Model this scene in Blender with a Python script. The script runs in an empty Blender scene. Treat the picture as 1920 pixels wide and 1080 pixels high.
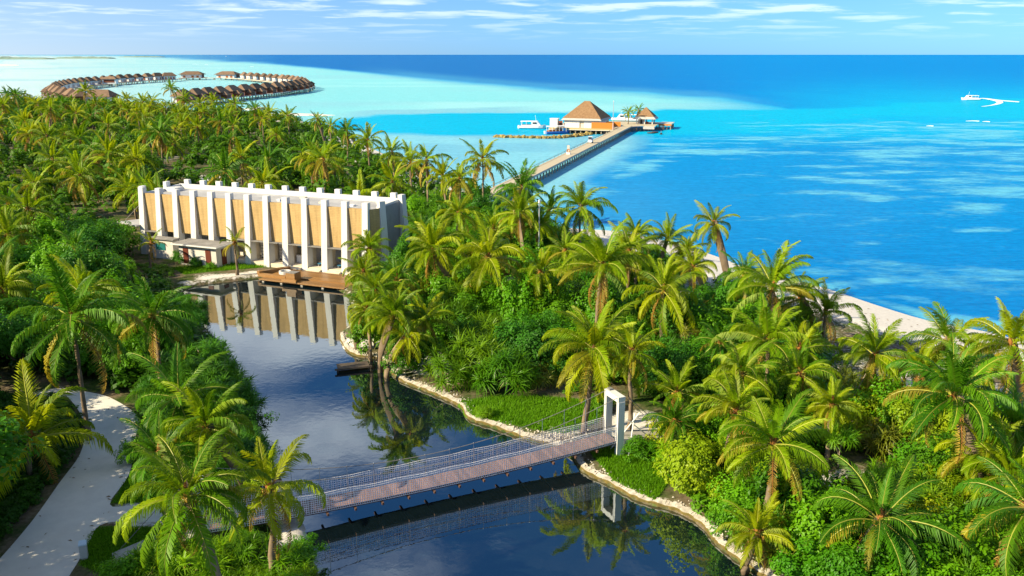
import bpy, math, random
import numpy as np
from mathutils import Matrix, Vector, Euler

# ------------------------------------------------------------------ camera, world, sun
F = 1600.0; H = 28.0; PITCH = math.atan(438 / F)
CP, SP = math.cos(PITCH), math.sin(PITCH)
scene = bpy.context.scene
COL = scene.collection
cam_data = bpy.data.cameras.new('camera'); cam = bpy.data.objects.new('camera', cam_data)
COL.objects.link(cam); scene.camera = cam
cam.location = (0, 0, H); cam.rotation_euler = (math.pi / 2 - PITCH, 0, 0)
cam_data.sensor_width = 36; cam_data.lens = F / 1920 * 36
cam_data.clip_start = 0.5; cam_data.clip_end = 120000

SUN_EL = math.radians(31); SUN_DIR = Vector((-0.90, -0.43, 0)).normalized()
SUN_ROT = math.atan2(SUN_DIR.x, SUN_DIR.y)
sun_vec = Vector((SUN_DIR.x * math.cos(SUN_EL), SUN_DIR.y * math.cos(SUN_EL), math.sin(SUN_EL)))
sl = bpy.data.lights.new('sun', 'SUN'); sl.energy = 5.0; sl.angle = math.radians(0.5); sl.color = (1, 0.85, 0.56)
so = bpy.data.objects.new('sun', sl); COL.objects.link(so)
so.rotation_euler = sun_vec.to_track_quat('Z', 'Y').to_euler(); so.location = (0, 0, 80)

w = bpy.data.worlds.new('World'); scene.world = w; w.use_nodes = True
nt = w.node_tree; N = nt.nodes; Lk = nt.links; N.clear()
def wn(t, **k):
    n = N.new(t)
    for a, b in k.items(): setattr(n, a, b)
    return n
def wmath(op, a, b=None, clamp=False):
    n = wn('ShaderNodeMath', operation=op, use_clamp=clamp)
    for i, v in enumerate((a, b)):
        if v is None: continue
        if isinstance(v, (int, float)): n.inputs[i].default_value = v
        else: Lk.new(v, n.inputs[i])
    return n.outputs[0]
sky = wn('ShaderNodeTexSky', sky_type='NISHITA'); sky.sun_disc = False
sky.sun_elevation = SUN_EL; sky.sun_rotation = SUN_ROT; sky.air_density = 1.0; sky.dust_density = 0.2; sky.ozone_density = 2.0
tc = wn('ShaderNodeTexCoord'); sep = wn('ShaderNodeSeparateXYZ'); Lk.new(tc.outputs['Generated'], sep.inputs[0])
den = wmath('ADD', wmath('MAXIMUM', sep.outputs[2], 0.0), 0.045)
cx = wmath('DIVIDE', sep.outputs[0], den); cy = wmath('DIVIDE', sep.outputs[1], den)
cmb = wn('ShaderNodeCombineXYZ'); Lk.new(cx, cmb.inputs[0]); Lk.new(cy, cmb.inputs[1])
n1 = wn('ShaderNodeTexNoise'); n1.inputs['Scale'].default_value = 1.0; n1.inputs['Detail'].default_value = 7; n1.inputs['Roughness'].default_value = 0.56
n1.inputs['Distortion'].default_value = 0.3
offs = wn('ShaderNodeVectorMath', operation='ADD'); Lk.new(cmb.outputs[0], offs.inputs[0]); offs.inputs[1].default_value = (15.5, 11.2, 0.0); Lk.new(offs.outputs[0], n1.inputs['Vector'])
ramp = wn('ShaderNodeMapRange', interpolation_type='SMOOTHSTEP'); Lk.new(n1.outputs['Fac'], ramp.inputs[0])
ramp.inputs[1].default_value = 0.47; ramp.inputs[2].default_value = 0.65; ramp.inputs[3].default_value = 0; ramp.inputs[4].default_value = 0.72
fade = wmath('MULTIPLY', ramp.outputs[0], wmath('MULTIPLY', wmath('ADD', sep.outputs[2], -0.012), 28.0, True))
fade = wmath('MULTIPLY', fade, wmath('ADD', wmath('MULTIPLY', sep.outputs[2], 4.0), 0.40, True), True)
hs = wn('ShaderNodeHueSaturation'); hs.inputs['Saturation'].default_value = 1.0; hs.inputs['Value'].default_value = 1.0
tint = wn('ShaderNodeMix', data_type='RGBA', blend_type='MULTIPLY'); tint.inputs[0].default_value = 1; Lk.new(sky.outputs[0], tint.inputs[6]); tint.inputs[7].default_value = (0.50, 0.80, 1.35, 1)
lumn = wn('ShaderNodeRGBToBW'); Lk.new(sky.outputs[0], lumn.inputs[0])
lc = wn('ShaderNodeMix', data_type='RGBA', blend_type='MULTIPLY'); lc.inputs[0].default_value = 1; Lk.new(lumn.outputs[0], lc.inputs[6]); tgr = wn('ShaderNodeMix', data_type='RGBA'); Lk.new(wmath('MULTIPLY', sep.outputs[2], 4.5, True), tgr.inputs[0]); tgr.inputs[6].default_value = (0.40, 0.98, 1.62, 1); tgr.inputs[7].default_value = (0.20, 0.86, 2.15, 1); Lk.new(tgr.outputs[2], lc.inputs[7])
lm = wn('ShaderNodeMix', data_type='RGBA'); lm.inputs[0].default_value = 0.8; Lk.new(tint.outputs[2], lm.inputs[6]); Lk.new(lc.outputs[2], lm.inputs[7])
Lk.new(lm.outputs[2], hs.inputs['Color'])
# thin bright haze, denser towards the sun and the horizon
dotn = wn('ShaderNodeVectorMath', operation='DOT_PRODUCT'); Lk.new(tc.outputs['Generated'], dotn.inputs[0]); dotn.inputs[1].default_value = tuple(sun_vec)
hz_ = wn('ShaderNodeMapRange', interpolation_type='SMOOTHSTEP'); Lk.new(dotn.outputs['Value'], hz_.inputs[0]); hz_.inputs[1].default_value = -0.55; hz_.inputs[2].default_value = 0.75; hz_.inputs[4].default_value = 1.0
hf = wmath('MULTIPLY', wmath('MULTIPLY', hz_.outputs[0], 1.0), wmath('POWER', 2.718, wmath('MULTIPLY', sep.outputs[2], -13.0)), True)
hm = wn('ShaderNodeMix', data_type='RGBA'); Lk.new(hf, hm.inputs[0]); Lk.new(hs.outputs[0], hm.inputs[6]); hm.inputs[7].default_value = (10.4, 10.9, 11.2, 1)
mx = wn('ShaderNodeMix', data_type='RGBA'); Lk.new(fade, mx.inputs[0]); Lk.new(hm.outputs[2], mx.inputs[6]); mx.inputs[7].default_value = (14.5, 15.0, 15.6, 1)
bg = wn('ShaderNodeBackground'); Lk.new(mx.outputs[2], bg.inputs[0]); bg.inputs[1].default_value = 0.052
wo = wn('ShaderNodeOutputWorld'); Lk.new(bg.outputs[0], wo.inputs[0])

vs = scene.view_settings
vs.view_transform = 'Standard'; vs.look = 'None'; vs.exposure = 1.0; vs.gamma = 1.0; vs.use_curve_mapping = False
scene.render.engine = 'CYCLES'
cy_ = scene.cycles; cy_.use_denoising = True; cy_.max_bounces = 6; cy_.diffuse_bounces = 2; cy_.glossy_bounces = 3
cy_.transmission_bounces = 4; cy_.transparent_max_bounces = 4; cy_.caustics_reflective = False; cy_.caustics_refractive = False

# ------------------------------------------------------------------ helpers
def ray(px, py):
    x = (px - 960) / F; y = -(py - 540) / F
    return (x, CP + SP * y, -SP + CP * y)
def G(px, py, z=0.0):
    d = ray(px, py); t = (z - H) / d[2]
    return (d[0] * t, d[1] * t)
def W(pts, z=1.0): return [G(x, y, z) for x, y in pts]

def mesh(name, verts, faces, mats=(), midx=None, smooth=False):
    m = bpy.data.meshes.new(name); m.from_pydata([tuple(v) for v in verts], [], faces)
    for k in mats: m.materials.append(k)
    if midx is not None: m.polygons.foreach_set('material_index', midx)
    if smooth: m.polygons.foreach_set('use_smooth', [True] * len(m.polygons))
    m.update(); return m
def obj(name, me, parent=None, loc=(0, 0, 0), rot=(0, 0, 0), scale=(1, 1, 1)):
    o = bpy.data.objects.new(name, me); COL.objects.link(o)
    o.location = loc; o.rotation_euler = rot; o.scale = scale
    if parent is not None: o.parent = parent
    return o
def tag(o, label=None, cat=None, group=None, kind=None):
    if label: o['label'] = label
    if cat: o['category'] = cat
    if group: o['group'] = group
    if kind: o['kind'] = kind
    return o
def thing(name, label, cat, loc=(0, 0, 0), rz=0, group=None):
    return tag(obj(name, None, None, loc, (0, 0, rz)), label, cat, group)

class MB:
    def __init__(s): s.v = []; s.f = []; s.m = []
    def add(s, vs_, fs, mi=0):
        b = len(s.v); s.v += [tuple(p) for p in vs_]; s.f += [tuple(b + i for i in f) for f in fs]; s.m += [mi] * len(fs); return s
    def box(s, x0, x1, y0, y1, z0, z1, mi=0):
        return s.add([(x0, y0, z0), (x1, y0, z0), (x1, y1, z0), (x0, y1, z0), (x0, y0, z1), (x1, y0, z1), (x1, y1, z1), (x0, y1, z1)],
                     [(0, 3, 2, 1), (4, 5, 6, 7), (0, 1, 5, 4), (1, 2, 6, 5), (2, 3, 7, 6), (3, 0, 4, 7)], mi)
    def hexa(s, b, t, mi=0):      # bottom quad, top quad (CCW from above)
        return s.add(list(b) + list(t), [(0, 3, 2, 1), (4, 5, 6, 7), (0, 1, 5, 4), (1, 2, 6, 5), (2, 3, 7, 6), (3, 0, 4, 7)], mi)
    def prism(s, poly, z0, z1, mi=0):
        n = len(poly)
        return s.add([(p[0], p[1], z0) for p in poly] + [(p[0], p[1], z1) for p in poly],
                     [tuple(range(n - 1, -1, -1)), tuple(range(n, 2 * n))] + [(i, (i + 1) % n, n + (i + 1) % n, n + i) for i in range(n)], mi)
    def tube(s, pts, rad, k=6, mi=0, cap=True):
        pts = [Vector(p) for p in pts]; rings = []
        rr = rad if isinstance(rad, (list, tuple)) else [rad] * len(pts)
        for i, p in enumerate(pts):
            t = (pts[min(i + 1, len(pts) - 1)] - pts[max(i - 1, 0)]).normalized()
            a = t.cross(Vector((0, 0, 1)) if abs(t.z) < .9 else Vector((1, 0, 0))).normalized(); b = t.cross(a)
            rings.append([p + (a * math.cos(q) + b * math.sin(q)) * rr[i] for q in [2 * math.pi * j / k for j in range(k)]])
        vs_ = [q for r in rings for q in r]; fs = []
        for i in range(len(pts) - 1):
            for j in range(k): fs.append((i * k + j, i * k + (j + 1) % k, (i + 1) * k + (j + 1) % k, (i + 1) * k + j))
        if cap: fs.append(tuple(range(k))[::-1]); fs.append(tuple((len(pts) - 1) * k + j for j in range(k)))
        return s.add(vs_, fs, mi)
    def hip(s, x0, x1, y0, y1, z0, z1, ridge=0.35, mi=0, thick=0.25):   # hipped roof, ridge along longer axis
        lx, ly = x1 - x0, y1 - y0; cx_, cy2 = (x0 + x1) / 2, (y0 + y1) / 2
        if lx >= ly: a, b = (cx_ - lx * ridge / 2, cy2, z1), (cx_ + lx * ridge / 2, cy2, z1)
        else: a, b = (cx_, cy2 - ly * ridge / 2, z1), (cx_, cy2 + ly * ridge / 2, z1)
        base = [(x0, y0), (x1, y0), (x1, y1), (x0, y1)]
        vs_ = [(p[0], p[1], z0 - thick) for p in base] + [(p[0], p[1], z0) for p in base] + [a, b]
        fs = [(3, 2, 1, 0), (0, 1, 5, 4), (1, 2, 6, 5), (2, 3, 7, 6), (3, 0, 4, 7)]
        if lx >= ly: fs += [(4, 5, 9, 8), (5, 6, 9), (6, 7, 8, 9), (7, 4, 8)]
        else: fs += [(4, 5, 8), (5, 6, 9, 8), (6, 7, 9), (7, 4, 8, 9)]
        return s.add(vs_, fs, mi)
    def mesh(s, name, mats, smooth=False): return mesh(name, s.v, s.f, mats if isinstance(mats, (list, tuple)) else [mats], s.m, smooth)
    def build(s, name, mats, parent=None, smooth=False, **k): return obj(name, s.mesh(name, mats, smooth), parent, **k)

def inpoly(p, poly):
    x, y = p; c = False; n = len(poly); j = n - 1
    for i in range(n):
        xi, yi = poly[i]; xj, yj = poly[j]
        if (yi > y) != (yj > y) and x < (xj - xi) * (y - yi) / (yj - yi) + xi: c = not c
        j = i
    return c
def pdist(p, poly, closed=True):
    x, y = p; best = 1e9; n = len(poly)
    for i in range(n if closed else n - 1):
        ax, ay = poly[i]; bx, by = poly[(i + 1) % n]; dx, dy = bx - ax, by - ay
        t = max(0, min(1, ((x - ax) * dx + (y - ay) * dy) / (dx * dx + dy * dy + 1e-12)))
        best = min(best, math.hypot(ax + t * dx - x, ay + t * dy - y))
    return best
def sdist_np(X, Y, poly):     # signed distance, positive inside
    best = np.full(X.shape, 1e9); ins = np.zeros(X.shape, bool); n = len(poly)
    for i in range(n):
        ax, ay = poly[i]; bx, by = poly[(i + 1) % n]; dx, dy = bx - ax, by - ay
        t = np.clip(((X - ax) * dx + (Y - ay) * dy) / (dx * dx + dy * dy + 1e-12), 0, 1)
        best = np.minimum(best, np.hypot(ax + t * dx - X, ay + t * dy - Y))
        c = ((ay > Y) != (by > Y)) & (X < (bx - ax) * (Y - ay) / ((by - ay) if by != ay else 1e-12) + ax)
        ins ^= c
    return np.where(ins, best, -best)
def smooth_poly(pts, n=4, closed=True):     # Catmull-Rom
    out = []; m = len(pts)
    for i in range(m if closed else m - 1):
        g = lambda k: pts[k % m] if closed else pts[max(0, min(m - 1, k))]
        p0, p1, p2, p3 = g(i - 1), g(i), g(i + 1), g(i + 2)
        for j in range(n):
            t = j / n
            out.append(tuple(0.5 * (2 * p1[a] + (p2[a] - p0[a]) * t + (2 * p0[a] - 5 * p1[a] + 4 * p2[a] - p3[a]) * t * t + (3 * p1[a] - p0[a] - 3 * p2[a] + p3[a]) * t ** 3) for a in (0, 1)))
    if not closed: out.append(tuple(pts[-1]))
    return out
_rs = np.random.RandomState(7); _LAT = _rs.rand(256, 256)
def vnoise(X, Y):
    xi = np.floor(X).astype(int); yi = np.floor(Y).astype(int); fx = X - xi; fy = Y - yi
    fx = fx * fx * (3 - 2 * fx); fy = fy * fy * (3 - 2 * fy)
    g = lambda a, b: _LAT[a % 256, b % 256]
    return (g(xi, yi) * (1 - fx) + g(xi + 1, yi) * fx) * (1 - fy) + (g(xi, yi + 1) * (1 - fx) + g(xi + 1, yi + 1) * fx) * fy
def fbm(X, Y, o=4):
    s = 0; a = .5
    for i in range(o): s = s + a * vnoise(X + 17 * i, Y + 31 * i); X = X * 2.03; Y = Y * 2.03; a *= .5
    return s / (1 - .5 ** o)

# ------------------------------------------------------------------ materials
def new_mat(name):
    m = bpy.data.materials.new(name); m.use_nodes = True; t = m.node_tree; t.nodes.clear(); return m, t
def nd(t, ty, **k):
    n = t.nodes.new(ty)
    for a, b in k.items(): setattr(n, a, b)
    return n
def c4(c): return (c[0], c[1], c[2], 1)
def pm(name, c1, c2=None, scale=2.0, rough=0.6, bump=0.0, spec=0.3, stretch=(1, 1, 1), detail=5, rnd=0.0, metal=0.0, brick=None):
    m, t = new_mat(name); L = t.links
    out = nd(t, 'ShaderNodeOutputMaterial'); b = nd(t, 'ShaderNodeBsdfPrincipled'); L.new(b.outputs[0], out.inputs[0])
    b.inputs['Roughness'].default_value = rough; b.inputs['Specular IOR Level'].default_value = spec; b.inputs['Metallic'].default_value = metal
    co = nd(t, 'ShaderNodeTexCoord'); mp = nd(t, 'ShaderNodeMapping'); L.new(co.outputs['Object'], mp.inputs[0]); mp.inputs['Scale'].default_value = stretch
    nz = nd(t, 'ShaderNodeTexNoise'); nz.inputs['Scale'].default_value = scale; nz.inputs['Detail'].default_value = detail; nz.inputs['Roughness'].default_value = .65; L.new(mp.outputs[0], nz.inputs['Vector'])
    mr = nd(t, 'ShaderNodeMapRange'); L.new(nz.outputs['Fac'], mr.inputs[0]); mr.inputs[1].default_value = .3; mr.inputs[2].default_value = .7
    mix = nd(t, 'ShaderNodeMix', data_type='RGBA'); L.new(mr.outputs[0], mix.inputs[0]); mix.inputs[6].default_value = c4(c1); mix.inputs[7].default_value = c4(c2 or c1)
    src = mix.outputs[2]
    if rnd:
        oi = nd(t, 'ShaderNodeObjectInfo'); h = nd(t, 'ShaderNodeHueSaturation'); L.new(src, h.inputs['Color'])
        r2 = nd(t, 'ShaderNodeMapRange'); L.new(oi.outputs['Random'], r2.inputs[0]); r2.inputs[3].default_value = 1 - rnd; r2.inputs[4].default_value = 1 + rnd
        L.new(r2.outputs[0], h.inputs['Value']); src = h.outputs[0]
    L.new(src, b.inputs['Base Color'])
    if bump:
        bp = nd(t, 'ShaderNodeBump'); bp.inputs['Strength'].default_value = bump; bp.inputs['Distance'].default_value = .05; L.new(nz.outputs['Fac'], bp.inputs['Height']); L.new(bp.outputs[0], b.inputs['Normal'])
    return m
def leaf_mat(name, ca, cb, rough=.45, trans=.35, hue=.03, val=.3, nscale=1.2, spec=.35):
    m, t = new_mat(name); L = t.links
    out = nd(t, 'ShaderNodeOutputMaterial'); b = nd(t, 'ShaderNodeBsdfPrincipled'); b.inputs['Roughness'].default_value = rough; b.inputs['Specular IOR Level'].default_value = spec
    tr = nd(t, 'ShaderNodeBsdfTranslucent'); ms = nd(t, 'ShaderNodeMixShader'); ms.inputs[0].default_value = trans
    L.new(b.outputs[0], ms.inputs[1]); L.new(tr.outputs[0], ms.inputs[2]); L.new(ms.outputs[0], out.inputs[0])
    oi = nd(t, 'ShaderNodeObjectInfo'); co = nd(t, 'ShaderNodeTexCoord'); nz = nd(t, 'ShaderNodeTexNoise'); nz.inputs['Scale'].default_value = nscale; nz.inputs['Detail'].default_value = 3
    L.new(co.outputs['Object'], nz.inputs['Vector'])
    a = nd(t, 'ShaderNodeMath', operation='ADD'); L.new(oi.outputs['Random'], a.inputs[0]); L.new(nz.outputs['Fac'], a.inputs[1])
    mr = nd(t, 'ShaderNodeMapRange'); L.new(a.outputs[0], mr.inputs[0]); mr.inputs[1].default_value = .35; mr.inputs[2].default_value = 1.45
    mix = nd(t, 'ShaderNodeMix', data_type='RGBA'); L.new(mr.outputs[0], mix.inputs[0]); mix.inputs[6].default_value = c4(ca); mix.inputs[7].default_value = c4(cb)
    h = nd(t, 'ShaderNodeHueSaturation'); L.new(mix.outputs[2], h.inputs['Color'])
    wn_ = nd(t, 'ShaderNodeTexWhiteNoise', noise_dimensions='1D'); L.new(oi.outputs['Random'], wn_.inputs['W'])
    r2 = nd(t, 'ShaderNodeMapRange'); L.new(wn_.outputs['Value'], r2.inputs[0]); r2.inputs[3].default_value = 1 - val; r2.inputs[4].default_value = 1 + val; L.new(r2.outputs[0], h.inputs['Value'])
    L.new(h.outputs[0], b.inputs['Base Color'])
    h2 = nd(t, 'ShaderNodeHueSaturation'); h2.inputs['Value'].default_value = 1.9; h2.inputs['Hue'].default_value = .485; L.new(h.outputs[0], h2.inputs['Color']); L.new(h2.outputs[0], tr.inputs[0])
    return m
M = {}
M['white'] = pm('white_paint', (.68, .68, .67), (.54, .54, .53), 1.1, .6, .05, stretch=(2.5, 2.5, .25), detail=8)
M['white_board'] = pm('white_board', (.78, .78, .76), (.70, .70, .69), 1.5, .6)
M['roofgrey'] = pm('roof_membrane', (.30, .30, .31), (.48, .48, .48), .35, .85, .1, detail=8)
M['concrete'] = pm('concrete', (.36, .34, .31), (.46, .44, .40), 1.2, .8, .1)
M['render'] = pm('grey_render', (.50, .48, .45), (.58, .56, .53), .9, .8, .05)
M['cream'] = pm('cream_stone', (.68, .60, .47), (.60, .52, .40), 1.5, .6)
M['annexroof'] = pm('stained_roof', (.16, .15, .145), (.30, .29, .28), .9, .85, .1, detail=8)
M['slab'] = pm('dark_slab', (.16, .16, .16), (.26, .25, .24), 1.5, .7)
M['door'] = pm('door_brown', (.10, .025, .015), (.14, .035, .02), 3, .5, stretch=(8, 8, 1))
M['dark'] = pm('dark_interior', (.03, .03, .03), (.05, .045, .04), 1, .6)
M['deckwood'] = pm('deck_wood', (.29, .15, .045), (.18, .09, .03), 3, .45, .15, .5, stretch=(1, 6, 6), rnd=.25)
M['wood'] = pm('weathered_wood', (.07, .055, .045), (.13, .105, .085), 3, .8, .2, stretch=(1, 8, 8), rnd=.2)
M['plank'] = pm('bridge_plank', (.19, .115, .10), (.29, .185, .16), 3, .75, .2, stretch=(8, 1, 8), rnd=.25)
M['rust'] = pm('bridge_steel', (.09, .05, .04), (.14, .08, .06), 4, .6)
M['rope'] = pm('rope_net', (.82, .82, .86), (.70, .70, .76), 5, .7)
M['cable'] = pm('cable', (.16, .15, .15), (.25, .24, .22), 5, .5)
M['thatch'] = pm('thatch', (.20, .115, .06), (.30, .19, .105), 1.6, .95, .5, .1, stretch=(1, 1, .35), detail=8)
M['thatchdark'] = pm('villa_thatch', (.13, .085, .058), (.23, .155, .105), .8, .95, .4, .1, detail=8, rnd=.32)
M['eave'] = pm('eave_canvas', (.36, .36, .35), (.46, .45, .43), 2, .8)
M['villawall'] = pm('villa_wall', (.17, .055, .03), (.23, .08, .045), 1, .7, stretch=(1, 1, 8))
M['villawhite'] = pm('villa_white', (.74, .74, .74), (.66, .67, .68), 1, .6)
M['villadoor'] = pm('villa_door', (.42, .14, .03), (.34, .10, .02), 1, .6)
M['pile'] = pm('pile_concrete', (.24, .20, .15), (.52, .45, .33), 1.2, .85)
M['jetty'] = pm('jetty_boards', (.46, .40, .29), (.56, .49, .36), 2.5, .8, .1, stretch=(1, 6, 1), rnd=.1)
M['jettyside'] = pm('jetty_beam', (.42, .41, .38), (.52, .50, .46), 1.5, .8)
M['orange'] = pm('orange_timber', (.60, .22, .03), (.50, .17, .025), 1.5, .6, stretch=(6, 6, 1))
M['boatwhite'] = pm('gelcoat_white', (.82, .82, .82), (.78, .79, .80), 1, .25, 0, .5)
M['boatblue'] = pm('boat_blue', (.01, .10, .42), (.015, .15, .5), 1.5, .35, 0, .5)
M['boatcyan'] = pm('boat_cyan', (.04, .32, .62), (.05, .38, .68), 1.5, .4, 0, .5)
M['boatgreen'] = pm('boat_green', (.03, .30, .20), (.03, .36, .24), 1.5, .4, 0, .5)
M['glassdark'] = pm('dark_glass', (.02, .025, .03), (.03, .04, .05), 1, .1, 0, .8)
M['bluecloth'] = pm('blue_cloth', (.03, .16, .28), (.04, .2, .33), 4, .8)
M['red'] = pm('red_paint', (.45, .03, .02), (.4, .03, .02), 2, .5)
M['rock'] = pm('breakwater_rock', (.46, .35, .11), (.16, .12, .05), 2.2, .95, .5, rnd=.35)
M['boxblue'] = pm('box_lid', (.55, .68, .78), (.5, .62, .72), 2, .4)
M['boxbody'] = pm('box_body', (.50, .52, .50), (.44, .46, .44), 2, .5)
M['steel'] = pm('galvanised', (.55, .57, .60), (.48, .5, .53), 3, .4, metal=.4)
M['trunk'] = pm('palm_bark', (.26, .20, .14), (.15, .11, .075), 2.2, .9, .5, .1, stretch=(1, 1, 5), rnd=.25)
M['husk'] = pm('palm_husk', (.34, .14, .03), (.16, .07, .02), 5, .9, .3)
M['nut'] = pm('coconut', (.30, .22, .03), (.42, .20, .03), 4, .5)
M['stem'] = pm('bush_stem', (.20, .15, .11), (.12, .09, .06), 3, .9, .3)
M['palestem'] = pm('pale_stem', (.42, .36, .28), (.32, .26, .19), 3, .9, .3)
M['frond'] = leaf_mat('palm_frond', (.068, .185, .003), (.230, .315, .004), .45, .36, val=.28, nscale=.9, spec=.18)
M['rachis'] = pm('frond_rib', (.34, .33, .05), (.26, .28, .04), 3, .5, rnd=.2)
M['dryfrond'] = leaf_mat('dry_frond', (.30, .17, .03), (.34, .26, .03), .6, .3, val=.25)
M['yellowfrond'] = leaf_mat('yellow_frond', (.20, .20, .010), (.30, .25, .012), .5, .35, val=.2)
M['broad'] = leaf_mat('broad_leaf', (.030, .150, .004), (.120, .300, .005), .42, .32, spec=.2, val=.25, nscale=1.6)
M['broadlime'] = leaf_mat('lime_leaf', (0.1540, 0.2860, 0.0055), (0.2970, 0.3520, 0.0066), .45, .3, spec=.2, val=.2, nscale=1.6)
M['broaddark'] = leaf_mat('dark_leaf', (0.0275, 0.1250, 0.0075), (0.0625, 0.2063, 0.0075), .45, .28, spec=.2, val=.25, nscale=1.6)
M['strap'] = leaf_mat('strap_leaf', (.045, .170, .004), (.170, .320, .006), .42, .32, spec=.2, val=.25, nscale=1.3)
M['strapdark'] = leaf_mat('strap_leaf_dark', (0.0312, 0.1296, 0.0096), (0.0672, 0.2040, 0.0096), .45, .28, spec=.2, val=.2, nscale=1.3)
M['strapyellow'] = leaf_mat('strap_leaf_yellow', (.13, .19, .010), (.24, .22, .015), .45, .3, val=.2, nscale=1.3)
M['rustleaf'] = leaf_mat('rusty_needle', (.24, .16, .012), (.34, .17, .015), .6, .3, val=.2)
M['grass'] = leaf_mat('grass_blade', (0.0550, 0.1980, 0.0044), (0.1210, 0.2860, 0.0055), .5, .3, spec=.15, val=.2, nscale=.25)
M['sand'] = pm('white_sand', (.60, .58, .55), (.70, .68, .64), .8, .95, .25, .05, detail=9)
M['kerb'] = pm('kerb_stone', (.56, .52, .46), (.28, .25, .20), 2.6, .9, .6)
M['foam'] = pm('foam', (.85, .88, .9), (.75, .82, .88), .2, .9)

# panel material: beige blocks with fine joints
def panel_mat():
    m = pm('beige_block', (.46, .31, .13), (.53, .37, .165), .5, .8, 0); t = m.node_tree; L = t.links
    b = [n for n in t.nodes if n.type == 'BSDF_PRINCIPLED'][0]; src = b.inputs['Base Color'].links[0].from_socket
    co = nd(t, 'ShaderNodeTexCoord'); mp = nd(t, 'ShaderNodeMapping'); mp.inputs['Rotation'].default_value = (math.pi / 2, 0, 0); L.new(co.outputs['Object'], mp.inputs[0])
    br = nd(t, 'ShaderNodeTexBrick'); L.new(mp.outputs[0], br.inputs['Vector']); br.inputs['Scale'].default_value = 1; br.inputs['Brick Width'].default_value = .6; br.inputs['Row Height'].default_value = .22; br.inputs['Mortar Size'].default_value = .012
    br.inputs['Color1'].default_value = (1, 1, 1, 1); br.inputs['Color2'].default_value = (.9, .9, .9, 1); br.inputs['Mortar'].default_value = (.6, .58, .55, 1)
    mu = nd(t, 'ShaderNodeMix', data_type='RGBA', blend_type='MULTIPLY'); mu.inputs[0].default_value = .8; L.new(src, mu.inputs[6]); L.new(br.outputs[0], mu.inputs[7]); L.new(mu.outputs[2], b.inputs['Base Color'])
    st = nd(t, 'ShaderNodeTexNoise'); mp2 = nd(t, 'ShaderNodeMapping'); mp2.inputs['Scale'].default_value = (2.2, 2.2, .18); L.new(co.outputs['Object'], mp2.inputs[0]); L.new(mp2.outputs[0], st.inputs['Vector']); st.inputs['Scale'].default_value = 1.5; st.inputs['Detail'].default_value = 6
    sr = nd(t, 'ShaderNodeMapRange'); L.new(st.outputs['Fac'], sr.inputs[0]); sr.inputs[1].default_value = .35; sr.inputs[2].default_value = .7; sr.inputs[3].default_value = 1.05; sr.inputs[4].default_value = .78
    hv = nd(t, 'ShaderNodeHueSaturation'); L.new(mu.outputs[2], hv.inputs['Color']); L.new(sr.outputs[0], hv.inputs['Value']); L.new(hv.outputs[0], b.inputs['Base Color'])
    return m
M['panel'] = panel_mat()

def ground_mat():
    m, t = new_mat('island_ground'); L = t.links
    out = nd(t, 'ShaderNodeOutputMaterial'); b = nd(t, 'ShaderNodeBsdfPrincipled'); L.new(b.outputs[0], out.inputs[0]); b.inputs['Roughness'].default_value = .95; b.inputs['Specular IOR Level'].default_value = .05
    co = nd(t, 'ShaderNodeTexCoord')
    def nz(s, d=6):
        n = nd(t, 'ShaderNodeTexNoise'); n.inputs['Scale'].default_value = s; n.inputs['Detail'].default_value = d; n.inputs['Roughness'].default_value = .65; L.new(co.outputs['Object'], n.inputs['Vector']); return n.outputs['Fac']
    def mixc(f, a, c):
        n = nd(t, 'ShaderNodeMix', data_type='RGBA')
        L.new(f, n.inputs[0])
        for i, v in ((6, a), (7, c)):
            if isinstance(v, tuple): n.inputs[i].default_value = c4(v)
            else: L.new(v, n.inputs[i])
        return n.outputs[2]
    def mr(x, a, c):
        n = nd(t, 'ShaderNodeMapRange'); L.new(x, n.inputs[0]); n.inputs[1].default_value = a; n.inputs[2].default_value = c; return n.outputs[0]
    big, fine = nz(.35), nz(3.0, 8)
    litter = mixc(mr(big, .4, .6), mixc(mr(fine, .35, .65), (.10, .075, .045), (.20, .16, .11)), mixc(mr(fine, .35, .65), (.025, .06, .010), (.06, .085, .02)))
    sandc = mixc(mr(fine, .3, .7), (.55, .52, .48), (.68, .65, .61))
    grassc = mixc(mr(fine, .35, .65), (.040, .125, .005), (.090, .19, .010))
    def attr(nm, s):
        a = nd(t, 'ShaderNodeAttribute', attribute_name=nm); q = nd(t, 'ShaderNodeMath', operation='ADD'); L.new(a.outputs['Fac'], q.inputs[0])
        k = nd(t, 'ShaderNodeMath', operation='MULTIPLY_ADD'); L.new(fine, k.inputs[0]); k.inputs[1].default_value = s; k.inputs[2].default_value = -s / 2; L.new(k.outputs[0], q.inputs[1]); return mr(q.outputs[0], .38, .62)
    c = mixc(attr('sandy', .9), litter, sandc); c = mixc(attr('grassy', .7), c, grassc)
    L.new(c, b.inputs['Base Color'])
    bp = nd(t, 'ShaderNodeBump'); bp.inputs['Strength'].default_value = .5; bp.inputs['Distance'].default_value = .12; L.new(fine, bp.inputs['Height']); L.new(bp.outputs[0], b.inputs['Normal'])
    return m
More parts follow.
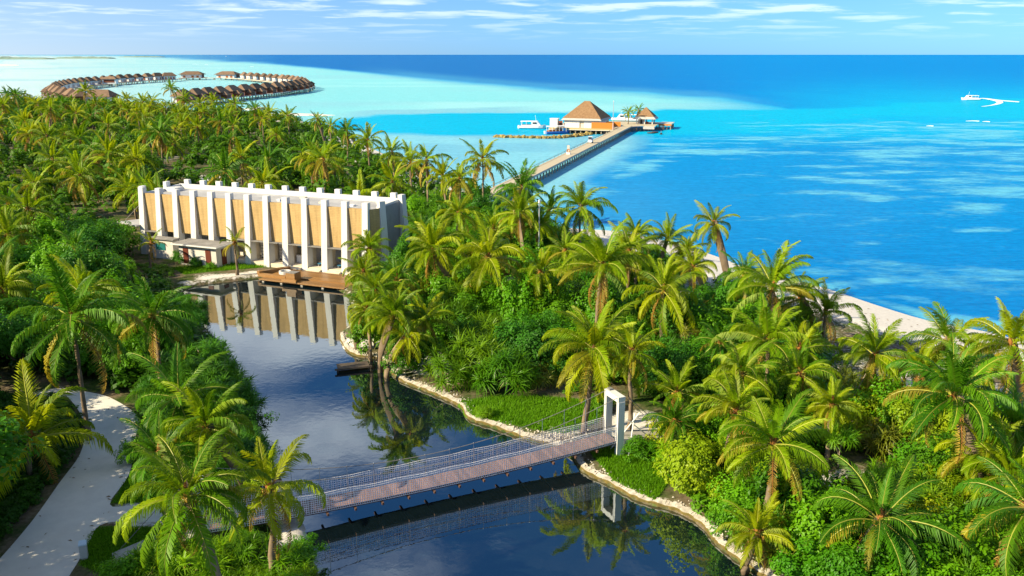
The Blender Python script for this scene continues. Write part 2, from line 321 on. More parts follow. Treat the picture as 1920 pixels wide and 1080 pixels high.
def sea_mat():
    m, t = new_mat('lagoon_water'); L = t.links
    out = nd(t, 'ShaderNodeOutputMaterial'); d = nd(t, 'ShaderNodeBsdfPrincipled'); d.inputs['Roughness'].default_value = 1; d.inputs['Specular IOR Level'].default_value = 0; d.inputs['Subsurface Weight'].default_value = .75; d.inputs['Subsurface Radius'].default_value = (.6, 1, 1.1); d.inputs['Subsurface Scale'].default_value = 3.0; g = nd(t, 'ShaderNodeBsdfGlossy'); g.inputs['Roughness'].default_value = .12
    ms = nd(t, 'ShaderNodeMixShader'); ms.inputs[0].default_value = .06
    L.new(d.outputs[0], ms.inputs[1]); L.new(g.outputs[0], ms.inputs[2]); L.new(ms.outputs[0], out.inputs[0])
    co = nd(t, 'ShaderNodeTexCoord')
    def nz(s, st, dt=5, rg=.6):
        mp = nd(t, 'ShaderNodeMapping'); mp.inputs['Scale'].default_value = st; mp.inputs['Rotation'].default_value = (0, 0, -.18); L.new(co.outputs['Object'], mp.inputs[0])
        n = nd(t, 'ShaderNodeTexNoise'); n.inputs['Scale'].default_value = s; n.inputs['Detail'].default_value = dt; n.inputs['Roughness'].default_value = rg; L.new(mp.outputs[0], n.inputs['Vector']); return n.outputs['Fac']
    A = nd(t, 'ShaderNodeAttribute', attribute_name='tint'); B = nd(t, 'ShaderNodeAttribute', attribute_name='shoal')
    n_p = nz(.075, (.55, 1.0, 1), 10, .7); n_s = nz(.5, (.25, 1, 1), 4); n_r = nz(1.1, (.6, 1, 1), 3)
    q = nd(t, 'ShaderNodeMath', operation='MULTIPLY_ADD'); L.new(n_p, q.inputs[0]); q.inputs[1].default_value = 2.6; q.inputs[2].default_value = -1.3
    q2 = nd(t, 'ShaderNodeMath', operation='ADD'); L.new(q.outputs[0], q2.inputs[0]); L.new(B.outputs['Fac'], q2.inputs[1])
    mr = nd(t, 'ShaderNodeMapRange', interpolation_type='SMOOTHSTEP'); L.new(q2.outputs[0], mr.inputs[0]); mr.inputs[1].default_value = .26; mr.inputs[2].default_value = .80; mr.inputs[4].default_value = .9
    mix = nd(t, 'ShaderNodeMix', data_type='RGBA'); L.new(mr.outputs[0], mix.inputs[0]); L.new(A.outputs['Color'], mix.inputs[6]); mix.inputs[7].default_value = (.075, .34, .52, 1)
    v = nd(t, 'ShaderNodeMapRange'); L.new(n_s, v.inputs[0]); v.inputs[1].default_value = .3; v.inputs[2].default_value = .7; v.inputs[3].default_value = .90; v.inputs[4].default_value = 1.08
    v2 = nd(t, 'ShaderNodeMapRange'); L.new(n_r, v2.inputs[0]); v2.inputs[1].default_value = .25; v2.inputs[2].default_value = .75; v2.inputs[3].default_value = .80; v2.inputs[4].default_value = 1.16
    vm = nd(t, 'ShaderNodeMath', operation='MULTIPLY'); L.new(v.outputs[0], vm.inputs[0]); L.new(v2.outputs[0], vm.inputs[1])
    h = nd(t, 'ShaderNodeHueSaturation'); L.new(mix.outputs[2], h.inputs['Color']); L.new(vm.outputs[0], h.inputs['Value']); L.new(h.outputs[0], d.inputs[0])
    bp = nd(t, 'ShaderNodeBump'); bp.inputs['Strength'].default_value = .35; bp.inputs['Distance'].default_value = .3; L.new(n_r, bp.inputs['Height']); L.new(bp.outputs[0], d.inputs['Normal'])
    bp2 = nd(t, 'ShaderNodeBump'); bp2.inputs['Strength'].default_value = .25; bp2.inputs['Distance'].default_value = .12; L.new(n_r, bp2.inputs['Height']); L.new(bp2.outputs[0], g.inputs['Normal'])
    return m
def pond_mat():
    m, t = new_mat('pond_water'); L = t.links
    out = nd(t, 'ShaderNodeOutputMaterial'); d = nd(t, 'ShaderNodeBsdfDiffuse'); d.inputs[0].default_value = (.004, .010, .014, 1)
    g = nd(t, 'ShaderNodeBsdfGlossy'); g.inputs['Roughness'].default_value = .012; g.inputs[0].default_value = (.88, .96, 1, 1)
    lw = nd(t, 'ShaderNodeFresnel'); lw.inputs[0].default_value = 4.0
    ms = nd(t, 'ShaderNodeMixShader'); L.new(lw.outputs[0], ms.inputs[0]); L.new(d.outputs[0], ms.inputs[1]); L.new(g.outputs[0], ms.inputs[2]); L.new(ms.outputs[0], out.inputs[0])
    co = nd(t, 'ShaderNodeTexCoord'); n = nd(t, 'ShaderNodeTexNoise'); n.inputs['Scale'].default_value = 1.6; n.inputs['Detail'].default_value = 3; L.new(co.outputs['Object'], n.inputs['Vector'])
    bp = nd(t, 'ShaderNodeBump'); bp.inputs['Strength'].default_value = .10; bp.inputs['Distance'].default_value = .03; L.new(n.outputs['Fac'], bp.inputs['Height']); L.new(bp.outputs[0], g.inputs['Normal'])
    return m

# ------------------------------------------------------------------ layout polygons (metres)
ZG = 1.0; ZP = 0.62
POND = smooth_poly(W([(342, 545), (372, 535), (420, 529), (500, 521), (560, 526), (640, 545), (664, 580), (656, 612), (640, 628), (650, 655), (672, 668), (705, 672), (729, 683), (737, 700), (757, 716),
    (800, 733), (840, 750), (868, 765), (882, 786), (930, 802), (985, 822), (1040, 838), (1075, 858), (1098, 885), (1150, 911), (1200, 938), (1270, 958), (1318, 985), (1342, 1015), (1378, 1045), (1430, 1080),
    (1500, 1130), (1560, 1250), (640, 1300), (605, 1140), (590, 1080), (575, 1020), (562, 985), (530, 920), (505, 860), (480, 800), (455, 740), (425, 680), (385, 620), (350, 580)], ZP), 4)
COAST = smooth_poly([(95, -40), (84, 20), (66, 60), G(1920, 640), G(1850, 622), G(1740, 601), G(1640, 571), G(1540, 538), G(1410, 506), G(1330, 476), G(1180, 436), G(1040, 424), (-1, 160), (-14, 190)] +
    [G(760, 305), G(700, 280), G(640, 252), G(560, 226), G(450, 212), G(340, 205), G(160, 190), G(0, 186)] + [(-340, 420), (-330, 300), (-240, 120), (-150, 0), (-110, -40)], 3)
PATH = smooth_poly(W([(-60, 1110), (0, 1048), (62, 975), (112, 905), (150, 852), (160, 805), (150, 775), (134, 752), (122, 738), (140, 733), (180, 738), (215, 750), (258, 782), (252, 830), (242, 890), (206, 946),
    (260, 948), (400, 952), (400, 985), (250, 978), (188, 985), (166, 1020), (135, 1072), (90, 1130), (-20, 1180)]), 4)
LAWNS = [W(p) for p in ([(830, 758), (890, 782), (1000, 805), (1060, 815), (1125, 790), (1135, 755), (1050, 745), (930, 742)],
    [(1108, 850), (1150, 902), (1230, 940), (1265, 885), (1225, 830), (1165, 832)], [(165, 1005), (188, 988), (330, 988), (330, 1040), (200, 1080), (150, 1060)],
    [(208, 944), (245, 888), (310, 878), (310, 944)], [(322, 502), (400, 494), (500, 489), (500, 501), (400, 509), (345, 515)])]
SANDS = [(*G(x, y, 1), r) for x, y, r in ((985, 525, 3), (960, 560, 2.5), (1000, 475, 2.5), (1240, 676, 2.6), (1265, 692, 2), (1215, 790, 2.2), (1590, 885, 3), (1560, 900, 2.5), (1400, 700, 2.5), (870, 410, 4), (905, 418, 3), (395, 333, 5), (372, 330, 4),
    (1310, 575, 3), (1640, 725, 4), (1880, 735, 4), (330, 215, 14), (700, 395, 3), (845, 680, 2.2), (1050, 812, 1.8), (670, 640, 1.6), (100, 738, 2), (320, 945, 2.5), (385, 960, 2.5), (560, 1010, 1.5), (545, 970, 1.5), (680, 362, 5), (430, 517, 3.4), (385, 522, 3.2), (475, 512, 3.2), (350, 528, 2.4), (405, 519, 3.2), (450, 515, 3.2))]
HO = Vector((-51.4, 117.4, 1.2)); HA = math.atan2(-.367, .93)
def hall_local(x, y):
    c, s = math.cos(HA), math.sin(HA); return (HO.x + c * x - s * y, HO.y + s * x + c * y)
HALL = [hall_local(*p) for p in ((-5, -1), (6, -2.5), (9, -5.5), (18, -5.5), (22, -2), (22, -7), (36, -7), (38, 0), (38.5, 9.5), (-1, 9.5))]

# sea ---------------------------------------------------------------
def build_sea():
    az = np.concatenate([np.linspace(-180, -46, 40)[:-1], np.linspace(-46, 46, 520), np.linspace(46, 180, 40)[1:]]) * math.pi / 180
    R = np.concatenate([[2, 40], 1 / np.linspace(1 / 75.0, 1 / 3000.0, 330), [4000, 6000, 10000, 20000, 40000, 90000]])
    A_, R_ = np.meshgrid(az, R); X = R_ * np.sin(A_); Y = R_ * np.cos(A_)
    # picture coordinates of each point, only to look the traced zone outlines up
    dz = -H; den_ = CP * Y - SP * dz; ok = den_ > 1
    den_ = np.where(ok, den_, 1e9); px = 960 + F * X / den_; py = 540 - F * (SP * Y + CP * dz) / den_
    px = np.where(ok, px, np.where(X > 0, 2500, -500)); py = np.where(ok, py, 900)
    j = (fbm(X * .02, Y * .012, 5) - .5); j2 = fbm(X * .006 + 9, Y * .004, 4) - .5
    px = px + j * 60; py = py + j * 14 * np.clip((py - 102) / 80, .05, 1.5)
    lin = lambda r, g, b: .66 * np.array([((c / 255) / 12.92 if c / 255 <= .04045 else ((c / 255 + .055) / 1.055) ** 2.4) for c in (r, g, b)])
    S = lambda x, a, b: (lambda t: t * t * (3 - 2 * t))(np.clip((x - a) / (b - a), 0, 1))
    def lay(c, m, col): return c * (1 - m[..., None]) + col * m[..., None]
    # right lagoon / default
    c = np.broadcast_to(lin(4, 132, 214), X.shape + (3,)).copy()
    c = lay(c, S(py, 330, 560) * .6, lin(2, 120, 206))
    c = lay(c, S(1500 - px, -100, 500) * S(py, 300, 400) * .5, lin(50, 148, 216))
    # azure band towards the open sea, right
    c = lay(c, S(285 - py, 0, 40), lin(0, 165, 232))
    c = lay(c, S(215 - py, 0, 90), lin(0, 132, 220))
    # left: pale shallow lagoon, whitish sun-side glare painted in at the far left
    deep_y = np.interp(px, [-400, 230, 500, 640, 800, 1000, 1200, 1350, 1450, 1480, 2600], [101, 103.5, 118, 130, 146, 163, 172, 182, 196, 203, 150])
    basin_y = np.interp(px, [-400, 600, 700, 900, 1240, 1450, 1500, 2600], [228, 226, 222, 214, 205, 208, 206, 150])
    pale = S(py - deep_y, -1.5, 3.0 + 5 * np.clip((py - 102) / 60, 0, 2)) * S(basin_y - py, -3, 3) * S(1540 - px, 0, 330)
    pcol = lay(np.broadcast_to(lin(118, 208, 226), X.shape + (3,)).copy(), S(700 - px, 0, 700) , lin(162, 210, 224))
    pcol = lay(pcol, S(260 - px, 0, 300) * .8, lin(190, 222, 234))
    pcol = lay(pcol, S(fbm(X * .004 + 3, Y * .010, 4), .50, .72) * .6, lin(125, 198, 222))
    pcol = lay(pcol, S(fbm(X * .004 + 30, Y * .008 + 5, 4), .56, .74) * .5 * S(px, 450, 700), lin(160, 232, 240))
    c = lay(c, pale, pcol)
    # open sea
    dcol = lay(np.broadcast_to(lin(24, 98, 182), X.shape + (3,)).copy(), S(px, 900, 1500), lin(0, 118, 212))
    dcol = lay(dcol, S(550 - px, 0, 350) * .7, lin(95, 165, 210))
    deep = S(deep_y - py, -3, 1.5) * (1 - .95 * S(px, 1300, 1700) * S(py, 118, 185))
    c = lay(c, deep, dcol)
    c = lay(c, S(deep_y + 12 - py, 0, 10) * S(py - deep_y, -14, -2) * S(px, 640, 800) * S(1500 - px, 0, 200) * .4, lin(70, 160, 215))
    # grey weed band, azure boat basin, pale inner lagoon
    band = S(8 - np.abs(py - basin_y + 7), 0, 4) * S(px, 620, 700) * S(1060 - px, 0, 140); c = lay(c, band * .75, lin(112, 182, 216))
    bas = S(py - basin_y, -2, 2) * S(np.interp(px, [640, 720, 930, 1040, 1240, 1440, 1500, 1560, 1620], [240, 250, 258, 258, 258, 254, 238, 228, 222]) - py, -3, 3) * S(px, 650, 720)
    c = lay(c, bas, lin(0, 172, 230))
    inner = S(py - np.interp(px, [600, 720, 930, 1000], [240, 250, 258, 258]), -3, 4) * S(np.interp(py, [245, 300, 330, 430], [1230, 1160, 1100, 985]) - px, -30, 30)
    icol = lay(np.broadcast_to(lin(118, 196, 228), X.shape + (3,)).copy(), S(fbm(X * .03, Y * .02 + 4, 4), .48, .62) * .6, lin(98, 172, 216))
    c = lay(c, inner, icol)
    # ring of shallow water along the beach
    ds = -sdist_np(X, Y, COAST[::1]) if False else None
    shoal = np.zeros(X.shape)
    def ell(cx_, cy2, rx, ry, s=.55, ang=0):
        nonlocal shoal
        ca, sa = math.cos(ang), math.sin(ang); dx, dy = px - cx_, py - cy2
        q = ((dx * ca + dy * sa) / rx) ** 2 + ((-dx * sa + dy * ca) / ry) ** 2
        shoal = np.maximum(shoal, s * np.exp(-q))
    for e in ((1330, 285, 150, 14), (1500, 287, 160, 7), (1700, 287, 200, 13, .62), (1880, 290, 120, 12), (1850, 250, 200, 20, .6), (1560, 240, 160, 9, .55), (1620, 312, 70, 6), (1700, 325, 60, 6), (1800, 340, 120, 9), (1660, 378, 80, 8, .62), (1850, 395, 80, 12, .6),
              (1640, 340, 60, 6), (1700, 360, 60, 6), (1880, 360, 70, 8), (1640, 460, 40, 5, .5), (1830, 437, 60, 5), (1480, 460, 80, 5, .4, .2), (1700, 500, 60, 4, .42), (1660, 530, 40, 8, .5), (1900, 528, 40, 5, .5), (1720, 565, 80, 10, .6, .15), (1740, 592, 130, 10, .75, .28), (1560, 540, 80, 8, .6, .3),
              (1850, 610, 120, 12, .7, .12), (1400, 495, 100, 7, .6, .3), (1250, 450, 120, 8, .6, .25), (1100, 425, 120, 9, .65, .1), (1080, 365, 190, 22, .6, -.55), (1200, 315, 150, 16, .6, -.38), (1300, 275, 160, 12, .55), (1420, 265, 120, 8, .5), (1030, 400, 60, 14, .5, -.5), (1350, 440, 80, 5, .35)): ell(*e)
    fld = S(px, 1250, 1600) * S(py, 222, 245) * S(520 - py, 0, 200); shoal = np.maximum(shoal, (.44 + .30 * (fbm(X * .012 + 5, Y * .012, 3) - .5) * 2) * fld)
    shoal = np.maximum(shoal, .42 * S(px, 1450, 1700) * S(18 - np.abs(py - 240), 0, 12)); shoal = np.maximum(shoal, .30 * S(px, 1380, 1500) * S(py, 440, 480) * S(600 - py, 0, 60))
    me = bpy.data.meshes.new('sea'); nr, na = X.shape
    v = np.stack([X, Y, np.zeros_like(X)], -1).reshape(-1, 3)
    i = np.arange(nr - 1)[:, None] * na + np.arange(na - 1)[None]; q = np.stack([i, i + 1, i + na + 1, i + na], -1).reshape(-1, 4)[:, ::-1]
    me.vertices.add(len(v)); me.vertices.foreach_set('co', v.ravel()); me.loops.add(q.size); me.loops.foreach_set('vertex_index', q.ravel().astype(np.int32))
    me.polygons.add(len(q)); me.polygons.foreach_set('loop_start', np.arange(0, q.size, 4, dtype=np.int32)); me.polygons.foreach_set('loop_total', np.full(len(q), 4, np.int32))
    me.update(calc_edges=True); me.validate()
    a = me.attributes.new('tint', 'FLOAT_COLOR', 'POINT'); a.data.foreach_set('color', np.concatenate([c, np.ones(X.shape + (1,))], -1).astype(np.float32).ravel())
    b = me.attributes.new('shoal', 'FLOAT', 'POINT'); b.data.foreach_set('value', shoal.astype(np.float32).ravel())
    me.materials.append(sea_mat()); tag(obj('sea', me), kind='structure')
build_sea()

# island ground -----------------------------------------------------
def build_ground():
    xs = np.concatenate([np.arange(-344, -60, 4), np.arange(-60, 62, .6), np.arange(62, 130, 4)]); ys = np.concatenate([np.arange(-44, 28, 4), np.arange(28, 130, .6), np.arange(130, 640, 3.5)])
    X, Y = np.meshgrid(xs, ys); dc = sdist_np(X, Y, COAST); dp = sdist_np(X, Y, POND)
    wob = (fbm(X * .12, Y * .12, 3) - .5)
    Z = np.clip(dc * .11, -1.6, ZG); Z = np.where(dc > 9.1, ZG, Z)
    pond = np.clip((dp + .05) / 1.2, 0, 1); Z = Z - pond * 1.6
    sandy = np.clip((15 + wob * 9 - dc) / 6, 0, 1)
    sandy = np.maximum(sandy, np.clip(1 - np.abs(dp + .2) / .7, 0, 1) * .6)
    for x, y, r in SANDS: sandy = np.maximum(sandy, np.clip(1.25 - np.hypot((X - x) * .8, Y - y) / r + wob * 2.4, 0, 1))
    sandy = np.maximum(sandy, .28 * np.clip((Y - 125) / 20, 0, 1) + wob * .5); sandy = np.maximum(sandy, .44 * np.clip((X - 5 + wob * 20) / 14, 0, 1) * np.clip((Y - 55) / 15, 0, 1) + wob * .4)
    grassy = np.zeros(X.shape)
    for p in LAWNS: grassy = np.maximum(grassy, np.clip(sdist_np(X, Y, p) / 1.2 + .5, 0, 1))
    nr, na = X.shape; v = np.stack([X, Y, Z], -1).reshape(-1, 3)
    i = np.arange(nr - 1)[:, None] * na + np.arange(na - 1)[None]; q = np.stack([i, i + 1, i + na + 1, i + na], -1).reshape(-1, 4)
    q = q[(Z.ravel()[q] > -1.45).any(1)]
    me = bpy.data.meshes.new('ground'); me.vertices.add(len(v)); me.vertices.foreach_set('co', v.ravel()); me.loops.add(q.size); me.loops.foreach_set('vertex_index', q.ravel().astype(np.int32))
    me.polygons.add(len(q)); me.polygons.foreach_set('loop_start', np.arange(0, q.size, 4, dtype=np.int32)); me.polygons.foreach_set('loop_total', np.full(len(q), 4, np.int32))
    me.update(calc_edges=True); me.validate(); me.polygons.foreach_set('use_smooth', [True] * len(me.polygons))
    for nm, a in (('sandy', sandy), ('grassy', grassy)): me.attributes.new(nm, 'FLOAT', 'POINT').data.foreach_set('value', a.astype(np.float32).ravel())
    me.materials.append(ground_mat()); tag(obj('ground', me), kind='structure')
build_ground()
def offset_poly(poly, d):
    n = len(poly); out = []
    for i in range(n):
        a, b = Vector(poly[i - 1]), Vector(poly[(i + 1) % n]); t = (b - a).normalized(); out.append((poly[i][0] + t.y * d, poly[i][1] - t.x * d))
    return out
area = sum(POND[i - 1][0] * POND[i][1] - POND[i][0] * POND[i - 1][1] for i in range(len(POND)))
SGN = 1 if area > 0 else -1
tag(obj('pond_water', mesh('pond_water', [(x, y, ZP) for x, y in offset_poly(POND, .12 * SGN)], [tuple(range(len(POND))) if SGN > 0 else tuple(range(len(POND)))[::-1]], [pond_mat()])), kind='structure')
tag(obj('path', mesh('path', [(x, y, ZG + .02) for x, y in PATH], [tuple(range(len(PATH)))], [M['sand']])), kind='structure')
# kerb along the sunny bank of the pond
def build_kerb():
    rnd = random.Random(3); i0 = min(range(len(POND)), key=lambda i: (POND[i][0] - G(640, 628, ZP)[0]) ** 2 + (POND[i][1] - G(640, 628, ZP)[1]) ** 2)
    i1 = min(range(len(POND)), key=lambda i: (POND[i][0] - G(1500, 1130, ZP)[0]) ** 2 + (POND[i][1] - G(1500, 1130, ZP)[1]) ** 2)
    seq = [POND[i] for i in range(i0, i1 + 1)]; seq = smooth_poly(seq, 3, False); mb = MB(); L_, R_ = [], []
    for k in range(len(seq)):
        a, b = Vector(seq[max(k - 1, 0)]), Vector(seq[min(k + 1, len(seq) - 1)]); t = (b - a).normalized(); nrm = Vector((t.y, -t.x)) * SGN; p = Vector(seq[k])
        L_.append(p - nrm * (.05 + rnd.uniform(0, .08))); R_.append(p + nrm * (.22 + rnd.uniform(-.1, .1)))
    for k in range(len(seq) - 1):
        z = [ZG + .02 + rnd.uniform(-.03, .04) for _ in range(2)]
        mb.hexa([(*L_[k], .6), (*R_[k], .6), (*R_[k + 1], .6), (*L_[k + 1], .6)], [(*L_[k], z[0] - .12), (*R_[k], z[0]), (*R_[k + 1], z[1]), (*L_[k + 1], z[1] - .12)])
    kb = tag(mb.build('pond_kerb', M['kerb']), 'pale rough stone kerb winding along the sunny bank of the pond', 'kerb'); mb = MB()
    for k in range(len(seq) - 1):
        q = [Vector(L_[j]) - (Vector(R_[j]) - Vector(L_[j])).normalized() * .05 for j in (k, k + 1)]
        mb.hexa([(*q[0], .3), (*L_[k], .3), (*L_[k + 1], .3), (*q[1], .3)], [(*q[0], .80 + .04 * math.sin(k)), (*L_[k], .84 + .04 * math.sin(k)), (*L_[k + 1], .84 + .04 * math.sin(k + 1)), (*q[1], .80 + .04 * math.sin(k + 1))])
    mb.build('algae_band', pm('algae_stone', (.10, .08, .02), (.17, .13, .04), 3, .9), kb)
    # loose pale stones
    mb = MB()
    for _ in range(520):
        k = rnd.randrange(len(seq)); p = Vector(L_[k]) + (Vector(R_[k]) - Vector(L_[k])) * rnd.uniform(.3, 3.2); s = rnd.uniform(.05, .13)
        if _ % 3 == 0:
            g = G(rnd.gauss(1048, 26), rnd.gauss(816, 9), ZG); p = Vector(g); s = rnd.uniform(.06, .16)
        if inpoly(p, POND): continue
        vs_ = [(p.x + s * math.cos(a) * rnd.uniform(.7, 1.2), p.y + s * math.sin(a) * rnd.uniform(.7, 1.2), ZG - .02) for a in (0, 1.6, 3.1, 4.7)] + [(p.x + rnd.uniform(-.3, .3) * s, p.y, ZG + s * .8)]
        mb.add(vs_, [(0, 1, 4), (1, 2, 4), (2, 3, 4), (3, 0, 4)])
    tag(mb.build('loose_stones', M['kerb']), 'scattered pale loose stones along the pond bank', 'stones', kind='stuff')
build_kerb()
# sandbanks and far islands
for nm, pts in (('sandbank', [(455, 203.5), (480, 201), (503, 201), (508, 203), (490, 205.5), (462, 207)]), ('sandbank', [(480, 213), (540, 212.3), (600, 214), (633, 216), (600, 217.3), (540, 216.8), (488, 218)]), ('sandbank', [(-30, 121), (20, 121), (38, 122.6), (10, 124), (-30, 124)])):
    P_ = smooth_poly(W(pts, .0), 4); c_ = (sum(p[0] for p in P_) / len(P_), sum(p[1] for p in P_) / len(P_))
    mb = MB(); n = len(P_); mb.add([(x, y, -.05) for x, y in P_] + [(c_[0] + (x - c_[0]) * .6, c_[1] + (y - c_[1]) * .6, .35) for x, y in P_], [(i, (i + 1) % n, n + (i + 1) % n, n + i) for i in range(n)] + [tuple(range(n, 2 * n))])
    tag(mb.build(nm, M['sand'], smooth=True), kind='structure')
M['farwood'] = pm('far_wood', (.16, .24, .20), (.24, .32, .26), .004, .9)
def far_island(x0, x1, d, hgt, seed):
    rnd = random.Random(seed); X0, X1 = (x0 - 960) / F * d, (x1 - 960) / F * d; n = 40; mb = MB()
    top = []
    for i in range(n + 1):
        t = i / n; top.append((X0 + (X1 - X0) * t, hgt * math.sin(math.pi * t) ** .35 * rnd.uniform(.6, 1)))
    for i in range(n):
        a, b = top[i], top[i + 1]
        mb.hexa([(a[0], d - 60, -1), (b[0], d - 60, -1), (b[0], d + 60, -1), (a[0], d + 60, -1)], [(a[0], d - 40, a[1]), (b[0], d - 40, b[1]), (b[0], d + 40, b[1]), (a[0], d + 40, a[1])])
    tag(mb.build('hills', M['farwood']), kind='structure')
far_island(-60, 128, 5200, 17, 1); far_island(132, 238, 6000, 15, 2); far_island(250, 330, 9000, 13, 4)

# ------------------------------------------------------------------ beige hall
def build_hall():
    R = thing('beige_hall', 'long beige block hall with white buttress piers and flat grey roof beside the pond', 'building', HO, HA)
    SPX = 35.7 / 12
    core = [(-.15, .62), (35.6, .62), (36.35, 2.0), (36.35, 7.9), (-.15, 7.9)]
    mb = MB(); mb.prism(core, 3.05, 7.85); mb.box(-.15, 36.2, 3.6, 7.85, -.3, 3.04); mb.box(-.15, .1, .7, 3.59, -.3, 3.04); mb.box(36.0, 36.3, 2.1, 3.59, -.3, 3.04); mb.build('wall', M['render'], R)
    MB().prism([(.2, .75), (35.4, .75), (36.1, 2.1), (36.1, 7.6), (.2, 7.6)], 7.855, 7.93).build('roof', M['roofgrey'], R)
    mb = MB(); mb.box(-.15, 36.0, 7.62, 7.98, 7.86, 8.55); mb.box(-.18, .15, .9, 4.4, 7.86, 8.3); mb.box(-.18, .15, 6.2, 7.6, 7.86, 8.5); mb.box(-.18, 1.9, 4.42, 6.18, 7.86, 8.42)
    mb.build('parapet', M['white'], R)
    mb = MB(); mb.hexa([(36.1, 2.1, 7.86), (36.42, 2.1, 7.86), (36.42, 7.61, 7.86), (36.1, 7.61, 7.86)], [(36.1, 2.1, 8.35), (36.42, 2.1, 8.35), (36.42, 7.61, 8.5), (36.1, 7.61, 8.5)]); mb.build('parapet', M['white'], R)
    # wall panels, one per bay
    for i in range(12):
        x0, x1 = i * SPX + .42, (i + 1) * SPX - .42
        MB().box(x0, x1, .16, .60, 3.12, 8.28).build('panel', M['panel'], R)
        if i >= 5 or i in (0,):
            MB().box(x0 - .05, x1 + .05, -.45, .14, 3.0, 3.10).build('ledge', M['slab'], R)
    mb = MB(); mb.hexa([(36.05, .42, 2.6), (36.2, .35, 2.6), (36.95, 1.75, 2.6), (36.8, 1.8, 2.6)], [(36.05, .42, 8.25), (36.2, .35, 8.25), (36.95, 1.75, 8.25), (36.8, 1.8, 8.25)]); mb.build('panel', M['panel'], R)
    MB().box(36.40, 36.55, 2.4, 7.4, -.2, 8.2).build('end_wall', pm('shaded_render', (.24, .24, .25), (.30, .30, .31), .9, .8, .05), R)  # shade on the end wall put into a darker copy of the render
    # piers
    pf = MB(); pf.hexa([(-.44, -.75, -.5), (.44, -.75, -.5), (.44, .66, -.5), (-.44, .66, -.5)], [(-.40, 0, 9.1), (.40, 0, 9.1), (.40, .66, 9.1), (-.40, .66, 9.1)]); pm_ = pf.mesh('pier', [M['white']])
    for i in range(13): obj('pier', pm_, R, (i * SPX, 0, 0))
    pb = MB(); pb.hexa([(-.45, 0, -.3), (.45, 0, -.3), (.45, .9, -.3), (-.45, .9, -.3)], [(-.4, 0, 9.15), (.4, 0, 9.15), (.4, .55, 9.15), (-.4, .55, 9.15)]); pmb = pb.mesh('pier', [M['white']])
    for i in range(13): obj('pier', pmb, R, (.85 + i * 2.86, 8.0, 0))
    obj('pier', pm_, R, (37.1, 1.9, 0), (0, 0, math.radians(60))); obj('pier', pm_, R, (37.0, 7.6, 0), (0, 0, math.radians(80))); obj('pier', pmb, R, (-.2, 5.5, 0), (0, 0, math.radians(90))); obj('pier', pmb, R, (-.2, .9, 0), (0, 0, math.radians(90)))
    # ground floor
    MB().box(15.3, 36.0, -.55, 3.6, -.4, .32).build('floor_slab', M['cream'], R)
    for i in range(6, 13):
        MB().box(i * SPX - .2, i * SPX + .2, .67, 1.75, .33, 3.0).build('fin_wall', M['cream'], R)
    for i in range(8, 12):
        x0, x1 = i * SPX + .5, (i + 1) * SPX - .5
        for k in range(3): MB().box(x0, x1, -.56 - .32 * (k + 1), -.56 - .32 * k, -.42, .22 - .13 * k).build('step', M['cream'], R)
    for i in range(5, 8):       # glazed bays with slatted shutters
        x0, x1 = i * SPX + .5, (i + 1) * SPX - .5
        wd = MB().box(x0, x1, 1.55, 1.6, .35, 2.95).build('window', M['glassdark'], R)
        for k in range(6): MB().box(x0, x0 + (x1 - x0) * .62, 1.48, 1.54, .5 + .41 * k, .82 + .41 * k).build('slat', M['render'], wd)
        MB().box(x0 + (x1 - x0) * .66, x0 + (x1 - x0) * .7, 1.46, 1.54, .35, 2.95).build('mullion', M['slab'], wd)
    MB().box(8 * SPX + .5, 9 * SPX - .5, 1.5, 1.58, 2.3, 2.9).build('blind', M['bluecloth'], R)
    MB().prism([(-5.2, .2), (-.3, -1.2), (-.3, 3.0), (-3.4, 3.1)], 3.7, 3.9).build('canopy', M['roofgrey'], R)
    MB().tube([(-.2, 1.0, 7.4), (-4.4, .8, 3.92)], .035, 5).build('canopy_cable', M['cable'], R)
    # clutter on the roof
    rnd = random.Random(5)
    for k in range(7):
        x, y = rnd.uniform(2, 34), rnd.uniform(3, 7); MB().box(x, x + rnd.uniform(.3, .9), y, y + rnd.uniform(.3, .7), 7.932, 7.97 + rnd.uniform(.03, .25)).build('roof_vent', M['white_board'] if k % 2 else M['cream'], R)
    # annexes
    A = thing('annex_block', 'low grey annex with brown doors and wide flat roof against the beige hall', 'building', HO, HA)
    MB().box(9.1, 15.2, -3.6, -.85, -.4, 2.55).build('wall', M['render'], A)
    ro = MB().box(8.4, 15.9, -4.3, -.84, 2.555, 2.72).build('roof', M['white'], A); MB().box(8.55, 15.75, -4.15, -.86, 2.725, 2.76).build('roof_membrane', M['annexroof'], ro)
    for x in (10.2, 13.9): MB().box(x - .42, x + .42, -3.66, -3.602, .0, 2.1).build('door', M['door'], A)
    MB().box(15.202, 15.26, -2.6, -1.7, 0, 2.1).build('door', M['door'], A)
    A = thing('annex_block', 'small grey annex with a teal window by the corner of the hall', 'building', HO, HA)
    MB().box(2.9, 6.5, -1.9, -.85, -.4, 2.5).build('wall', M['render'], A); MB().box(2.5, 6.9, -2.2, -.84, 2.505, 2.66).build('roof', M['annexroof'], A)
    MB().box(3.6, 5.2, -1.96, -1.902, 1.0, 2.0).build('window', pm('teal_glass', (.02, .14, .14), (.03, .18, .17), 1, .15, 0, .6), A)
    # deck on the pond
    D = thing('wooden_deck', 'stepped brown timber deck built out over the pond in front of the hall', 'deck', HO, HA)
    for k in range(12): MB().box(24.2, 36.6, -4.62 + .30 * k, -4.62 + .30 * k + .275, -.06, .0).build('plank', M['deckwood'], D)
    for k in range(5): MB().box(23.8, 36.2, -6.15 + .30 * k, -6.15 + .30 * k + .275, -.22, -.16).build('plank', M['deckwood'], D)
